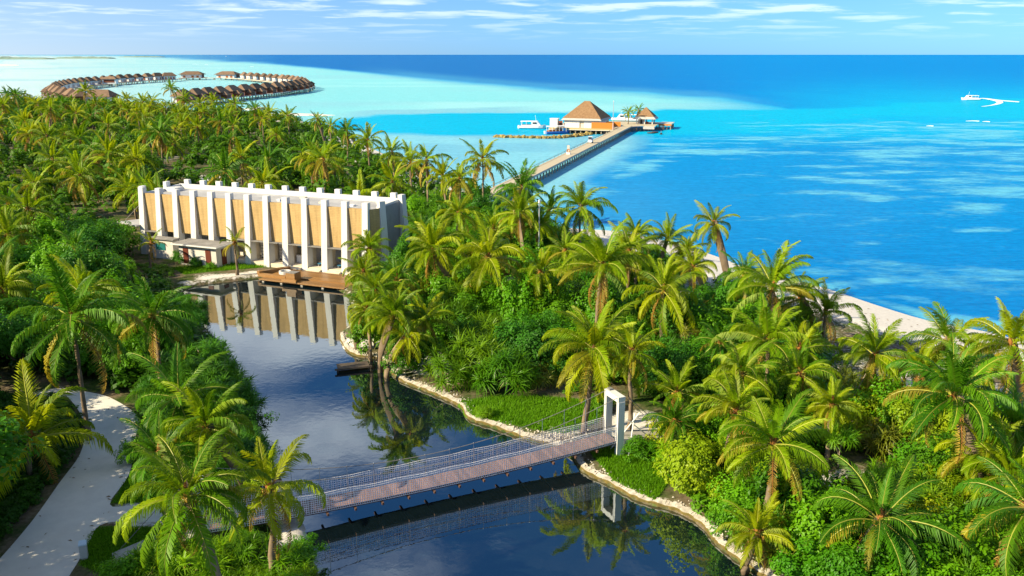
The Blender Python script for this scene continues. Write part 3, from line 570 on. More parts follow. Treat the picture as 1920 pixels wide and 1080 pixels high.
    MB().box(24.2, 36.6, -4.72, -4.63, -.16, .03).build('fascia', M['deckwood'], D); MB().box(23.8, 36.2, -6.26, -6.16, -.30, -.12).build('fascia', M['deckwood'], D)
    MB().box(24.0, 36.0, -6.1, -4.7, -.34, -.225).build('beam', M['concrete'], D)
    for x in (24.3, 27, 30, 33, 35.8): MB().box(x - .15, x + .15, -6.1, -5.8, -1.6, -.345).build('post', M['concrete'], D)
    B = thing('corner_bench', 'long low L-shaped timber bench edging the deck by the hall', 'bench', HO, HA)
    MB().hexa([(22.3, -4.6, -.15), (22.9, -4.9, -.15), (25.1, -1.4, -.15), (24.5, -1.1, -.15)], [(22.3, -4.6, .35), (22.9, -4.9, .35), (25.1, -1.4, .35), (24.5, -1.1, .35)]).build('seat', M['deckwood'], B)
    MB().box(23.0, 27.1, -5.35, -4.75, -.155, .2).build('seat', M['deckwood'], B)
    T = thing('plunge_tub', 'round white rimmed tub set in the timber deck', 'tub', (*hall_local(25.6, -3.3), 1.2)); n = 16
    mb = MB(); c = [(math.cos(2 * math.pi * i / n), math.sin(2 * math.pi * i / n)) for i in range(n)]
    mb.add([(x * .75, y * .75, 0) for x, y in c] + [(x * .75, y * .75, .35) for x, y in c] + [(x * .58, y * .58, .35) for x, y in c] + [(x * .55, y * .55, .2) for x, y in c],
           [(i, (i + 1) % n, n + (i + 1) % n, n + i) for i in range(n)] + [(n + i, n + (i + 1) % n, 2 * n + (i + 1) % n, 2 * n + i) for i in range(n)] + [(2 * n + i, 2 * n + (i + 1) % n, 3 * n + (i + 1) % n, 3 * n + i) for i in range(n)]); mb.build('rim', M['white'], T)
    MB().add([(x * .56, y * .56, .22) for x, y in c], [tuple(range(n))]).build('water', M['glassdark'], T)
    K = thing('timber_kiosk_box', 'square timber box with grey top at the water edge of the deck', 'box', (*hall_local(28.4, -5.45), 1.04), HA)
    MB().box(-.65, .65, -.65, .65, 0, 1.05).build('body', M['deckwood'], K); MB().box(-.6, .6, -.6, .6, 1.052, 1.10).build('top', M['slab'], K); MB().box(-1.1, 1.0, -.95, -.66, .0, .35).build('plinth', M['deckwood'], K)
    S = thing('bar_stool', 'orange seated bar stool inside the open bay of the hall', 'stool', (*hall_local(8 * SPX + 1.9, 1.0), 1.52))
    MB().box(-.25, .25, -.25, .25, .8, .88).build('seat', M['orange'], S); MB().box(-.25, .25, .2, .27, .881, 1.3).build('backrest', M['orange'], S)
    for a in (-.22, .22):
        for b in (-.22, .22): MB().tube([(a, b, 0), (a * .8, b * .8, .8)], .025, 5).build('leg', M['slab'], S)
    C_ = thing('bar_counter', 'pale bar counter inside the open bay of the hall', 'counter', (*hall_local(8 * SPX + .9, 1.4), 1.52), HA); MB().box(-.4, .5, -.3, .3, 0, 1.0).build('body', M['white_board'], C_); MB().box(-.5, .6, -.38, .38, 1.002, 1.06).build('top', M['cream'], C_)
    for i, nm in ((9, 'beside the bar'), (10, 'in the end bay')):
        L_ = thing('lounge_chair', 'dark blue lounge chair under the hall ' + nm, 'chair', (*hall_local(i * SPX + 1.9, .9), 1.52), HA + .5)
        MB().hexa([(-.8, -.35, .3), (.5, -.35, .3), (.5, .35, .3), (-.8, .35, .3)], [(-.8, -.35, .4), (.5, -.35, .45), (.5, .35, .45), (-.8, .35, .4)]).build('seat', M['bluecloth'], L_)
        MB().hexa([(.45, -.35, .46), (.55, -.35, .46), (.55, .35, .46), (.45, .35, .46)], [(.9, -.35, 1.0), (1.0, -.35, 1.0), (1.0, .35, 1.0), (.9, .35, 1.0)]).build('backrest', M['bluecloth'], L_)
        for a in (-.7, .4):
            for b in (-.3, .3): MB().box(a - .03, a + .03, b - .03, b + .03, 0, .3).build('leg', M['steel'], L_)
build_hall()

# ------------------------------------------------------------------ rope bridge
def build_bridge():
    HW = .74; B = (Vector(G(1137.6, 812, 2.1)) + Vector(G(1155, 825, 2.1))) / 2; nl = Vector(G(557.8, 966, 1.8)); d0 = (B - nl).normalized(); cl_ = nl + Vector((-d0.y, d0.x)) * HW; d = (B - cl_).normalized(); A = cl_ - d * 5.0; d = (B - A); Ln = d.length; ang = math.atan2(d.y, d.x)
    R = thing('suspension_bridge', 'narrow suspension footbridge with pale rope net sides and plank deck over the pond', 'bridge', (A.x, A.y, 0), ang)
    zd = lambda x: 2.1 - .40 * (1 - ((x / Ln) * 2 - 1) ** 2)
    zc = lambda x: zd(x) + 1.5 + 1.75 * ((x / Ln) * 2 - 1) ** 2
    pl = MB().box(-.125, .125, -HW, HW, -.05, 0).mesh('plank', [M['plank']]); n = int(Ln / .26)
    for i in range(n):
        x = (i + .5) * Ln / n; obj('plank', pl, R, (x, 0, zd(x)), (0, -math.atan((zd(x + .1) - zd(x - .1)) / .2), 0))
    for s in (-1, 1):
        xs = [Ln * i / 40 for i in range(41)]
        mb = MB()
        for a, b in zip(xs, xs[1:]): mb.hexa([(a, s * HW - .05, zd(a) - .2), (b, s * HW - .05, zd(b) - .2), (b, s * HW + .05, zd(b) - .2), (a, s * HW + .05, zd(a) - .2)], [(a, s * HW - .05, zd(a) - .055), (b, s * HW - .05, zd(b) - .055), (b, s * HW + .05, zd(b) - .055), (a, s * HW + .05, zd(a) - .055)])
        mb.build('side_beam', M['rust'], R)
        mb = MB(); rr = .020; off = s * (HW + .09); k = int(Ln / .135); rnd = random.Random(s + 4)
        hh = lambda x: 1.14 + .025 * math.sin(x * 1.9 + s)
        for i in range(k + 1):
            x = Ln * i / k; x2 = x + rnd.uniform(-.03, .03); mb.tube([(x, off, zd(x) - .1), (x2, off + rnd.uniform(-.03, .03), zd(x) + hh(x) * .5), (x2, off, zd(x) + hh(x) + rnd.uniform(-.03, .03))], rr, 3, 0, False)
        for j in range(10):
            f = j / 9; mb.tube([(x, off, zd(x) - .1 + (hh(x) + .1) * f) for x in [Ln * i / 90 for i in range(91)]], rr * (.55 if j == 9 else .9), 3, 0, False)
        o = mb.build('net', M['rope'], R); o['kind'] = 'stuff'
        MB().tube([(x, s * (HW + .02), zd(x) + 1.24) for x in xs], .014, 5).build('hand_rope', M['cable'], R)
        MB().tube([(x, s * (HW + .02), zc(x)) for x in xs], .022, 5).build('main_cable', M['cable'], R)
        m = int(Ln / 1.62)
        for i in range(1, m):
            x = Ln * i / m; MB().tube([(x, s * (HW + .02), zd(x) - .04), (x, s * (HW + .02), zc(x) + .06)], .022, 5).build('hanger', M['steel'], R)
    m = int(Ln / 1.62); cb = MB().box(-.06, .06, -HW - .28, HW + .28, -.36, -.205).mesh('cross_beam', [M['rust']])
    for i in range(1, m): x = Ln * i / m; obj('cross_beam', cb, R, (x, 0, zd(x)))
    for x0, nm in ((Ln - .1, 1), (-.45, 0)):
        T = obj('tower', MB().box(x0, x0 + .55, -.92, .92, 5.0, 5.38).mesh('tower', [M['white']]), R)
        for s in (-1, 1): MB().hexa([(x0, s * .8 - .14, .6), (x0 + .55, s * .8 - .14, .6), (x0 + .55, s * .8 + .14, .6), (x0, s * .8 + .14, .6)], [(x0 + .02, s * .8 - .14, 4.998), (x0 + .53, s * .8 - .14, 4.998), (x0 + .53, s * .8 + .14, 4.998), (x0 + .02, s * .8 + .14, 4.998)]).build('leg', M['white'], T)
        MB().box(x0 + .12, x0 + .42, .45, .8, 5.382, 5.5).build('lamp', M['slab'], T)
        for s in (-1, 1): MB().tube([(x0 + (.9 if nm else .1), s * .8, 5.2), (x0 + (5.2 if nm else -4.2), s * 1.1, 1.0)], .02, 5).build('stay_cable', M['cable'], R)
    for x0, x1 in ((Ln + .46, Ln + 6.5), (-.46, -5.0)):
        a, b = min(x0, x1), max(x0, x1); za, zb = (2.08, 1.03) if x0 < x1 else (1.03, 2.08)
        MB().hexa([(a, -.95, .7), (b, -.95, .7), (b, .95, .7), (a, .95, .7)], [(a, -.95, za), (b, -.95, zb), (b, .95, zb), (a, .95, za)]).build('landing', M['concrete'], R)
build_bridge()
# small landing stage in the pond
ds = thing('landing_stage', 'small dark weathered timber landing stage at the pond kerb', 'jetty', (*G(660, 681, .9), 0), .28)
for k in range(6): MB().box(-1.4, 1.4, -1.3 + .22 * k, -1.3 + .22 * k + .2, .93, .98).build('plank', M['wood'], ds)
MB().box(-1.65, 1.65, -1.4, -1.31, .84, .99).build('beam', M['wood'], ds)
for a in (-1.4, 1.4): MB().box(a - .08, a + .08, -1.3, -1.14, -.4, .925).build('post', M['wood'], ds)
MB().tube([(1.2, .5, .95), (1.9, 1.6, 1.9)], .04, 5).build('rail', M['wood'], ds)
ub = thing('utility_box', 'small pale blue topped electrical box standing by the sand path', 'utility box', (*G(159, 1048, 1), 1.0), .35)
MB().box(-.19, .19, -.16, .16, .12, .92).build('body', M['boxbody'], ub); MB().hexa([(-.22, -.19, .922), (.22, -.19, .922), (.22, .19, .922), (-.22, .19, .922)], [(-.2, -.18, 1.0), (.2, -.18, 1.0), (.2, .18, 1.08), (-.2, .18, 1.08)]).build('lid', M['boxblue'], ub); MB().box(-.15, .15, -.13, .13, 0, .119).build('foot', M['concrete'], ub)
def pole(px, py, z, top_px, label, arm=False, name='lamp_post', r=.07):
    p = G(px, py, z); d = ray(*top_px); t = p[1] / d[1]; hz = H + d[2] * t
    T = thing(name, label, 'lamp post' if name == 'lamp_post' else 'mast', (*p, z)); MB().tube([(0, 0, 0), (0, 0, hz - z)], [r, r * .7], 8).build('pole', M['steel'], T)
    MB().tube([(0, 0, hz - z), (0, 0, hz - z + .35)], [r * 1.6, r * 1.2], 8).build('head', M['white'], T)
    if arm: MB().box(-1.0, 1.0, -.25, .25, hz - z + .36, hz - z + .44).build('solar_panel', M['boxblue'], T)
pole(1010, 524, 1, (1012, 380), 'tall thin white mast standing among palms behind the beach', r=.10, name='mast')
pole(186, 232, 1, (186, 201), 'lamp post with flat panel above the far palm grove, near the villa ring', True, r=.12)
pole(197, 236, 1, (197, 205), 'shorter lamp post with flat panel in the far palm grove', True, r=.12)

# ------------------------------------------------------------------ jetty and arrival pavilion
JD = Vector((.283, .959)).normalized(); JE = Vector((JD.y, -JD.x)); JA = math.atan2(-JD.x, JD.y)
def build_jetty():
    base = Vector((6.0, 193.4)) - JE * 1.8; s0, s1 = -38.0, 142.0
    R = thing('long_jetty', 'long straight boarded jetty on posts running out from the island to the thatched pavilion', 'jetty', (base.x, base.y, 0), JA)
    MB().box(-1.8, 1.8, s0, s1, 1.85, 2.0).build('deck', M['jetty'], R)
    MB().box(1.6, 1.798, s0, s1, 1.5, 1.845).build('side_beam', M['jettyside'], R); MB().box(-1.798, -1.6, s0, s1, 1.5, 1.845).build('side_beam', M['jettyside'], R)
    po = MB().tube([(0, 0, -1.5), (0, 0, 1.498)], .17, 8).mesh('post', [M['pile']]); n = int((s1 - s0 - 10) / 2.8)
    for i in range(n):
        for x in (-1.55, 1.55): obj('post', po, R, (x, s0 + 10 + 2.8 * i, 0))
    rl = MB().box(-1.78, -1.70, s0, s1 - 26, 2.42, 2.5); rl.build('rail', M['wood'], R); rp = MB().box(-1.77, -1.71, -.04, .04, 2.0, 2.418).mesh('rail_post', [M['wood']])
    for i in range(38): obj('rail_post', rp, R, (0, s0 + 4 + 4 * i, 0))
    # lifebuoy stand
    p = Vector(G(1067, 289, 2)); L_ = thing('lifebuoy_stand', 'lifebuoy stand with grey board at the edge of the long jetty', 'lifebuoy', (p.x - .2, p.y, 2.0), JA)
    MB().box(-.35, .35, -.06, .06, .5, 2.4).build('board', M['jettyside'], L_); MB().box(-.5, .5, -.5, .4, 0, .5).build('plinth', M['white_board'], L_)
    mb = MB(); k = 14; mb.tube([(.4 * math.cos(2 * math.pi * i / k), -.14, .95 + .4 * math.sin(2 * math.pi * i / k)) for i in range(k + 1)], .09, 6); mb.build('ring', M['orange'], L_)
    # buggy
    p = Vector(G(1107, 268, 2)); Bg = thing('golf_buggy', 'white golf buggy driving along the long jetty', 'buggy', (p.x, p.y, 2.0), JA + math.pi)
    MB().hexa([(-.6, -1.1, .3), (.6, -1.1, .3), (.6, 1.2, .3), (-.6, 1.2, .3)], [(-.6, -1.1, .65), (.6, -1.1, .65), (.55, 1.1, .75), (-.55, 1.1, .75)]).build('body', M['boatwhite'], Bg)
    MB().hexa([(-.58, .7, .76), (.58, .7, .76), (.5, 1.15, .76), (-.5, 1.15, .76)], [(-.55, .7, 1.05), (.55, .7, 1.05), (.45, .95, 1.0), (-.45, .95, 1.0)]).build('bonnet', M['boatwhite'], Bg)
    MB().box(-.55, .55, -.5, .0, .76, .95).build('seat', M['boatblue'], Bg); MB().box(-.55, .55, -.6, -.505, .76, 1.4).build('backrest', M['boatblue'], Bg)
    MB().box(-.68, .68, -1.0, .8, 1.85, 1.93).build('roof', M['boatwhite'], Bg); MB().hexa([(-.5, .72, 1.05), (.5, .72, 1.05), (.5, .74, 1.05), (-.5, .74, 1.05)], [(-.5, .6, 1.84), (.5, .6, 1.84), (.5, .62, 1.84), (-.5, .62, 1.84)]).build('windscreen', M['glassdark'], Bg)
    for x in (-.55, .55):
        for y in (-.9, .65): MB().tube([(x, y, .7), (x * 1.05, y * .95, 1.85)], .03, 5).build('roof_post', M['steel'], Bg)
        for y in (-.75, .8): MB().tube([(x - .08, y, .24), (x + .08, y, .24)], .24, 10).build('wheel', M['dark'], Bg)
build_jetty()
J0 = Vector((36.5, 311.0))
def jl(x, y): p = J0 + JE * x + JD * y; return (p.x, p.y)
def build_arrival():
    P = thing('arrival_platform', 'wide boarded platform on posts carrying the thatched arrival pavilion', 'platform', (*jl(0, 0), 0), JA)
    MB().box(-24, 0, 0, 18, 1.9, 2.06).build('deck', M['jetty'], P); MB().box(-24, 0, -.12, -.005, 1.72, 2.0).build('fascia', pm('yellow_timber', (.55, .36, .10), (.48, .30, .08), 1.5, .6), P); MB().box(-24, 0, -.10, -.006, 1.4, 1.715).build('fascia', M['cream'], P); MB().box(-23.8, -.1, .1, 17.8, 1.5, 1.895).build('beam', M['jettyside'], P)
    MB().box(-24, 12.5, 18.02, 38, 1.9, 2.05).build('deck', M['jetty'], P); MB().box(12.52, 17.5, 29, 40, 1.92, 2.08).build('deck', M['jettyside'], P); MB().box(12.5, 17.52, 28.86, 28.99, 1.45, 2.04).build('fascia', M['orange'], P)
    MB().hexa([(4.3, 14, 1.9), (8.5, 18, 1.9), (8.0, 18.01, 1.9), (4.3, 18.01, 1.9)], [(4.3, 14, 2.04), (8.5, 18, 2.04), (8.0, 18.01, 2.04), (4.3, 18.01, 2.04)]).build('deck', M['jetty'], P)
    MB().box(8.2, 12.4, 17.4, 18.0, .9, 1.895).build('side_wall', M['jettyside'], P)
    po = MB().tube([(0, 0, -1.5), (0, 0, 1.5)], .2, 8).mesh('post', [M['pile']])
    for i in range(13):
        for y in (.5, 4.5): obj('post', po, P, (-23.5 + 1.9 * i, y, 0))
    for i in range(9): obj('post', po, P, (5.6 + 1.45 * i, 18.6 + (10.6 if i > 4 else 0), 0))
    for i in range(4): obj('post', po, P, (17.2, 29.3 + 3.2 * i, 0))
    # big pavilion
    Hh = thing('thatched_pavilion', 'white walled pavilion with large pyramid thatched roof on the jetty platform', 'pavilion', (*jl(-11.8, 9.6), 2.06), JA - .08)
    MB().hip(-7.2, 7.2, -7.0, 7.0, 3.5, 9.3, .14, 0, .15).build('roof', M['thatch'], Hh)
    mb = MB(); e0, e1 = 6.95, 7.7
    for a in range(4):
        c, s = math.cos(a * math.pi / 2), math.sin(a * math.pi / 2); q = lambda x, y, z: (c * x - s * y, s * x + c * y, z)
        mb.add([q(-e1, -e1, 2.75), q(e1, -e1, 2.75), q(e0, -e0, 3.4), q(-e0, -e0, 3.4)], [(0, 1, 2, 3)])
        mb.add([q(-e1, -e1, 2.65), q(e1, -e1, 2.65), q(e0, -e0, 3.3), q(-e0, -e0, 3.3)], [(3, 2, 1, 0)])
    mb.build('eave_skirt', M['eave'], Hh)
    mb = MB(); mb.box(-6.7, -.8, -6.7, -6.5, 0, 3.25); mb.box(.9, 6.7, -6.7, -6.5, 0, 3.25); mb.box(-6.7, -6.5, -6.49, 6.7, 0, 3.25); mb.box(6.5, 6.7, -6.49, 6.7, 0, 3.25); mb.box(-6.49, 6.49, 6.5, 6.7, 0, 3.25); mb.build('wall', M['white'], Hh)
    MB().box(-.78, .88, -6.35, -6.3, 0, 3.0).build('doorway', M['cream'], Hh)
    # timber screens
    S = thing('timber_screen', 'bright orange timber screen wall at the platform edge beside the jetty', 'screen', (*jl(-8.2, .4), 2.06), JA)
    for k in range(12): MB().box(.68 * k, .68 * k + .66, 0, .14, -.35, 2.25).build('board', M['orange'], S)
    S = thing('timber_screen', 'orange brown timber screen set back behind the mast on the platform', 'screen', (*jl(-6.0, 12.0), 2.06), JA)
    for k in range(8): MB().box(.82 * k, .82 * k + .8, 0, .14, 0, 1.7).build('board', M['orange'], S)
    S = thing('timber_screen', 'dark red brown timber screen at the open end of the white pavilion', 'screen', (*jl(-23.0, 6.0), 2.06), JA)
    for k in range(4): MB().box(.72 * k, .72 * k + .7, 0, .14, 0, 2.1).build('board', M['villawall'], S)
    Kk = thing('white_kiosk', 'plain white box kiosk with a dark doorway at the end of the platform', 'kiosk', (*jl(-22.5, 2.6), 2.06), JA)
    MB().box(-1.45, 1.45, -1.2, 1.2, 0, 3.1).build('wall', M['white'], Kk); MB().box(-1.6, 1.6, -1.35, 1.35, 3.102, 3.25).build('roof', M['white_board'], Kk); MB().box(1.452, 1.5, -.5, .3, 0, 2.2).build('doorway', M['dark'], Kk)
    # small pavilion
    h2 = thing('thatched_hut', 'small open hut with thatched pyramid roof at the head of the jetty', 'hut', (*jl(7.4, 29.5), 2.05), JA)
    MB().hip(-3.6, 3.6, -3.6, 3.6, 2.9, 6.2, .06, 0, .12).build('roof', M['thatch'], h2); mb = MB(); e0, e1 = 3.55, 4.5
    for a in range(4):
        c, s = math.cos(a * math.pi / 2), math.sin(a * math.pi / 2); q = lambda x, y, z: (c * x - s * y, s * x + c * y, z)
        mb.add([q(-e1, -e1, 2.0), q(e1, -e1, 2.0), q(e0, -e0, 2.85), q(-e0, -e0, 2.85)], [(0, 1, 2, 3)]); mb.add([q(-e1, -e1, 1.92), q(e1, -e1, 1.92), q(e0, -e0, 2.77), q(-e0, -e0, 2.77)], [(3, 2, 1, 0)])
    mb.build('eave_skirt', M['eave'], h2)
    for x in (-3, 0, 3):
        for y in (-3, 3): MB().box(x - .2, x + .2, y - .2, y + .2, 0, 2.75).build('post', M['white'], h2)
    MB().box(-2.7, -.6, -1, 2, 0, 2.7).build('wall', M['white'], h2); MB().box(-1.9, -1.2, -1.06, -1.002, 0, 2.1).build('door', M['dark'], h2); MB().box(.4, 1.4, -2.6, -1.8, 0, .9).build('counter', M['villawall'], h2)
    g = G(1149, 244.5, 2); pole(1149, 244, 2, (1149.5, 191), 'tall white mast on the platform corner beside the orange screen', r=.14, name='mast')
    f = thing('floating_raft', 'weathered floating timber raft in the water below the small hut', 'raft', (*G(1224, 248.5, .2), 0), .9)
    for k in range(6): MB().box(-2.6, 2.6, -1.0 + .34 * k, -.7 + .34 * k, .2, .34).build('plank', M['wood'], f)
    for x in (-2, 0, 2): MB().tube([(x, -1, .05), (x, 1, .05)], .3, 8).build('float', M['wood'], f)
    st = thing('boat_steps', 'sloping timber boat landing steps under the right end of the platform', 'steps', (*jl(13.5, 27.3), 0), JA)
    for k in range(6): MB().box(-1.6, 1.6, -.2 - .45 * k, .2 - .45 * k, 1.35 - .26 * k, 1.5 - .26 * k).build('step', M['wood'], st)
    MB().tube([(-1.5, 0, 1.3), (-1.5, -2.4, -.2)], .1, 6).build('stringer', M['wood'], st); MB().tube([(1.5, 0, 1.3), (1.5, -2.4, -.2)], .1, 6).build('stringer', M['wood'], st)
    by = thing('mooring_buoy', 'small dark mooring buoy off the head of the jetty', 'buoy', (*G(1239.5, 252, 0), 0)); mb = MB(); mb.tube([(0, 0, -.3), (0, 0, .1), (0, 0, .5), (0, 0, .65)], [.3, .5, .4, .1], 8); mb.build('float', M['dark'], by); MB().tube([(0, 0, .6), (0, 0, 1.4)], .05, 5).build('stick', M['steel'], by)
    # breakwater
    bw = thing('breakwater', 'low curved breakwater of yellowish boulders sheltering the boats', 'breakwater', (*G(1000, 258, 0), 0)); rnd = random.Random(11); c0 = G(1000, 258, 0)
    ms_ = []
    for v in range(6):
        mb = MB(); vs_ = []
        for lat in (-.6, .15, .75):
            for k in range(6): a = 2 * math.pi * k / 6 + lat; r = math.cos(lat * 1.1) * rnd.uniform(.75, 1.15); vs_.append((r * math.cos(a), r * math.sin(a), lat * rnd.uniform(.8, 1.1)))
        vs_.append((rnd.uniform(-.1, .1), 0, rnd.uniform(.85, 1.0))); fs = [(r * 6 + k, r * 6 + (k + 1) % 6, r * 6 + 6 + (k + 1) % 6, r * 6 + 6 + k) for r in (0, 1) for k in range(6)] + [(12 + k, 12 + (k + 1) % 6, 18) for k in range(6)]
        ms_.append(mb.add(vs_, fs).mesh('rock', [M['rock']]))
    pts = smooth_poly(W([(929, 257), (975, 258.5), (1030, 259.5), (1062, 258), (1092, 254.5), (1127, 249)], 0), 12, False)
    for i, p in enumerate(pts):
        for k in range(2):
            s = rnd.uniform(.55, .95); obj('rock', ms_[rnd.randrange(6)], bw, (p[0] - c0[0] + rnd.uniform(-.5, .5), p[1] - c0[1] + rnd.uniform(-1.2, 1.2), rnd.uniform(.0, .35)), (rnd.uniform(-.3, .3), rnd.uniform(-.3, .3), rnd.uniform(0, 6)), (s, s * rnd.uniform(.8, 1.2), s * rnd.uniform(.8, 1.1)))
build_arrival()

# ------------------------------------------------------------------ boats
def hull_mesh(L_, Wd, hb, hs, mats):      # bow at +x
    mb = MB(); st = [(-.5, .92, .85), (-.3, 1.0, .9), (0, 1.0, .95), (.25, .82, 1.05), (.4, .45, 1.2), (.5, .03, 1.35)]; vs_ = []
    for t, wd, hz in st:
        x = t * L_; b = Wd / 2 * wd; vs_ += [(x - (.06 * L_ if t > .45 else 0), -b * .55, -.3), (x, -b, hs * .35), (x + (.03 * L_ if t > .3 else 0), -b, hs * hz), (x + (.03 * L_ if t > .3 else 0), b, hs * hz), (x, b, hs * .35), (x - (.06 * L_ if t > .45 else 0), b * .55, -.3)]
    fs = []; mi = []
    for i in range(len(st) - 1):
        for k in range(5):
            fs.append((i * 6 + k, i * 6 + k + 1, i * 6 + 7 + k, i * 6 + 6 + k)); mi.append(1 if k in (0, 4) else (2 if k == 2 else 0))
    fs.append((0, 5, 4, 3, 2, 1)); mi.append(0); e = (len(st) - 1) * 6; fs.append(tuple(e + k for k in range(6))); mi.append(0)
    mb.v = vs_; mb.f = [f[::-1] for f in fs]; mb.m = mi; return mesh('hull', mb.v, mb.f, mats, mi)
def boat(label, p, rz, L_, Wd, mats, cabin=(-.42, .22), cmat='boatwhite', posts=False):
    R = thing('motor_boat', label, 'boat', (*p, 0), rz); hs = 1.15; obj('hull', hull_mesh(L_, Wd, 0, hs, mats), R)
    x0, x1 = cabin[0] * L_, cabin[1] * L_; b = Wd * .40
    ro = MB().hexa([(x0 - .3, -b - .12, 2.75), (x1 + .1, -b - .1, 2.8), (x1 + .1, b + .1, 2.8), (x0 - .3, b + .12, 2.75)], [(x0 - .2, -b, 2.9), (x1 - .3, -b, 2.98), (x1 - .3, b, 2.98), (x0 - .2, b, 2.9)]).build('roof', M['boatwhite'], R)
    MB().tube([(x1 - .8, 0, 2.98), (x1 - 1.1, 0, 5.2)], .05, 5).build('antenna', M['boatwhite'], ro)
    if posts:
        for i in range(6):
            for s in (-1, 1): x = x0 + (x1 - x0) * i / 5; MB().tube([(x, s * b, .9), (x, s * b, 2.75)], .07, 5).build('roof_post', M['boatwhite'], R)
        MB().box(x0, x1 - .5, -b * .5, b * .5, 1.0, 1.5).build('seats', M[cmat], R); MB().box(x1 - 1.3, x1 - .2, -b * .9, b * .9, 1.0, 2.1).build('wheelhouse', M['boatcyan'], R)
    else:
        MB().hexa([(x1 - 2.4, -b, .95), (x1 + 1.3, -b * .8, 1.1), (x1 + 1.3, b * .8, 1.1), (x1 - 2.4, b, .95)], [(x1 - 2.4, -b, 2.745), (x1 - .1, -b * .9, 2.745), (x1 - .1, b * .9, 2.745), (x1 - 2.4, b, 2.745)]).build('cabin', M['boatwhite'], R)
        for s in (-1, 1):
            MB().box(x1 - 2.0, x1 - .5, min(s * b * 1.02, s * b * 1.05), max(s * b * 1.02, s * b * 1.05), 1.9, 2.45).build('window', M['glassdark'], R)
            MB().box(x0, x1 - 2.45, min(s * b * .98, s * b), max(s * b * .98, s * b), .95, 1.5).build('side_panel', M['boatwhite'], R)
            for i in range(3): x = x0 + .1 + (x1 - 2.6 - x0) * i / 2.0; MB().tube([(x, s * b, 1.5), (x, s * b, 2.75)], .07, 5).build('roof_post', M['boatwhite'], R)
        MB().box(x0 + .2, x1 - 2.6, -b * .6, b * .6, .95, 1.55).build('seats', M['dark'], R)
    for s in (-.5, .5): MB().box(-.5 * L_ - .6, -.5 * L_ - .02, s - .2, s + .2, .1, 1.2).build('outboard_motor', M['boatwhite'], R)
    return R
bw_ = [M['boatwhite']] * 2 + [M['cream']]
boat('white motor boat with covered cabin moored clear of the platform', G(998, 241, 0), -.12, 10.2, 3.1, bw_)
boat('blue wooden passenger boat with white awning moored behind the breakwater', G(1046, 251, 0), .28, 9.2, 3.3, [M['boatblue'], M['boatblue'], M['wood']], (-.42, .3), 'villadoor', True)
boat('white and green speedboat moored behind the small thatched hut', G(1172, 227, 0), math.pi - .2, 12, 3.6, [M['boatwhite'], M['boatgreen'], M['cream']])
boat('white motor yacht under way far out on the open lagoon trailing a wake', G(1819, 187.5, 0), math.pi - .15, 10.5, 3.8, bw_, (-.4, .2))
for i, (px, py) in enumerate(((1066, 247.5), (1079, 247), (1086, 246))):
    js = thing('jet_ski', ('blue jet ski floating beside the blue boat', 'white jet ski moored under the platform', 'grey jet ski moored under the platform edge')[i], 'jet ski', (*G(px, py, 0), .0), .4 + i)
    m = M[('boatblue', 'boatwhite', 'steel')[i]]; obj('hull', hull_mesh(3.0, 1.1, 0, .45, [m] * 3), js); MB().box(-1.2, .2, -.22, .22, .4, .85).build('seat', M['dark'], js); MB().hexa([(.1, -.3, .45), (.9, -.25, .5), (.9, .25, .5), (.1, .3, .45)], [(.15, -.2, 1.0), (.4, -.15, .95), (.4, .15, .95), (.15, .2, 1.0)]).build('cowl', m, js); MB().tube([(.15, -.4, 1.05), (.15, .4, 1.05)], .05, 5).build('handlebar', M['dark'], js)
for px, py, L_, s in ((241, 102.6, 26, 'larger'), (424, 105.8, 18, 'smaller')):
    y = thing('distant_yacht', s + ' distant white vessel near the horizon', 'boat', (*G(px, py, 0), 0), 0.1); obj('hull', hull_mesh(L_, 6, 0, 2.2, bw_), y); MB().box(-L_ * .35, L_ * .15, -2, 2, 2.0, 5.5).build('cabin', M['boatwhite'], y)
# wake and foam lines lying on the water
def ribbon(name, pts, ws, label):
    rnd = random.Random(len(pts)); P_ = smooth_poly(W(pts, 0), 8, False); mb = MB(); n = len(P_)
    for k in range(n - 1):
        pass
    vs_ = []; fs = []
    for k, p in enumerate(P_):
        t = (Vector(P_[min(k + 1, n - 1)]) - Vector(P_[max(k - 1, 0)])).normalized(); f = k / (n - 1) * (len(ws) - 1); i = min(int(f), len(ws) - 2); wd = ws[i] + (ws[i + 1] - ws[i]) * (f - i)
        nr = Vector((t.y, -t.x)); a, b = rnd.uniform(.9, 1.1), rnd.uniform(.9, 1.1)
        vs_ += [(p[0] + nr.x * wd * a, p[1] + nr.y * wd * a, .02), (p[0], p[1], .18), (p[0] - nr.x * wd * b, p[1] - nr.y * wd * b, .02)]
    for k in range(n - 1): fs += [(3 * k, 3 * k + 3, 3 * k + 4, 3 * k + 1), (3 * k + 1, 3 * k + 4, 3 * k + 5, 3 * k + 2)]
    tag(obj(name, mesh(name, vs_, fs, [M['foam']])), label, 'foam', kind='stuff')
ribbon('wake', [(1827, 185), (1845, 184.5), (1862, 187), (1874, 190.5), (1872, 194), (1858, 197.5), (1840, 200)], [2.0, 2.2, 2.4, 1.9, 1.4, .8, .3], 'curved white foam wake behind the yacht')
ribbon('wake', [(1850, 185), (1868, 187.3), (1885, 189), (1900, 190.3), (1911, 191.5)], [1.8, 2.0, 2.6, 3.0, .4], 'older straight streak of white foam beside the curved wake')
for i, (x0, x1, y) in enumerate(((1811, 1836, 227.3), (1842, 1856, 228.4), (1737, 1750, 236.6), (360, 372, 120.6), (383, 390, 121.3), (468, 476, 125.2))):
    ribbon('breaking_wave', [(x0, y), ((x0 + x1) / 2, y - .4), (x1, y + .2)], [.1, .6 if i < 3 else 1.6, .1], 'short white breaking wave crest on the reef flat')

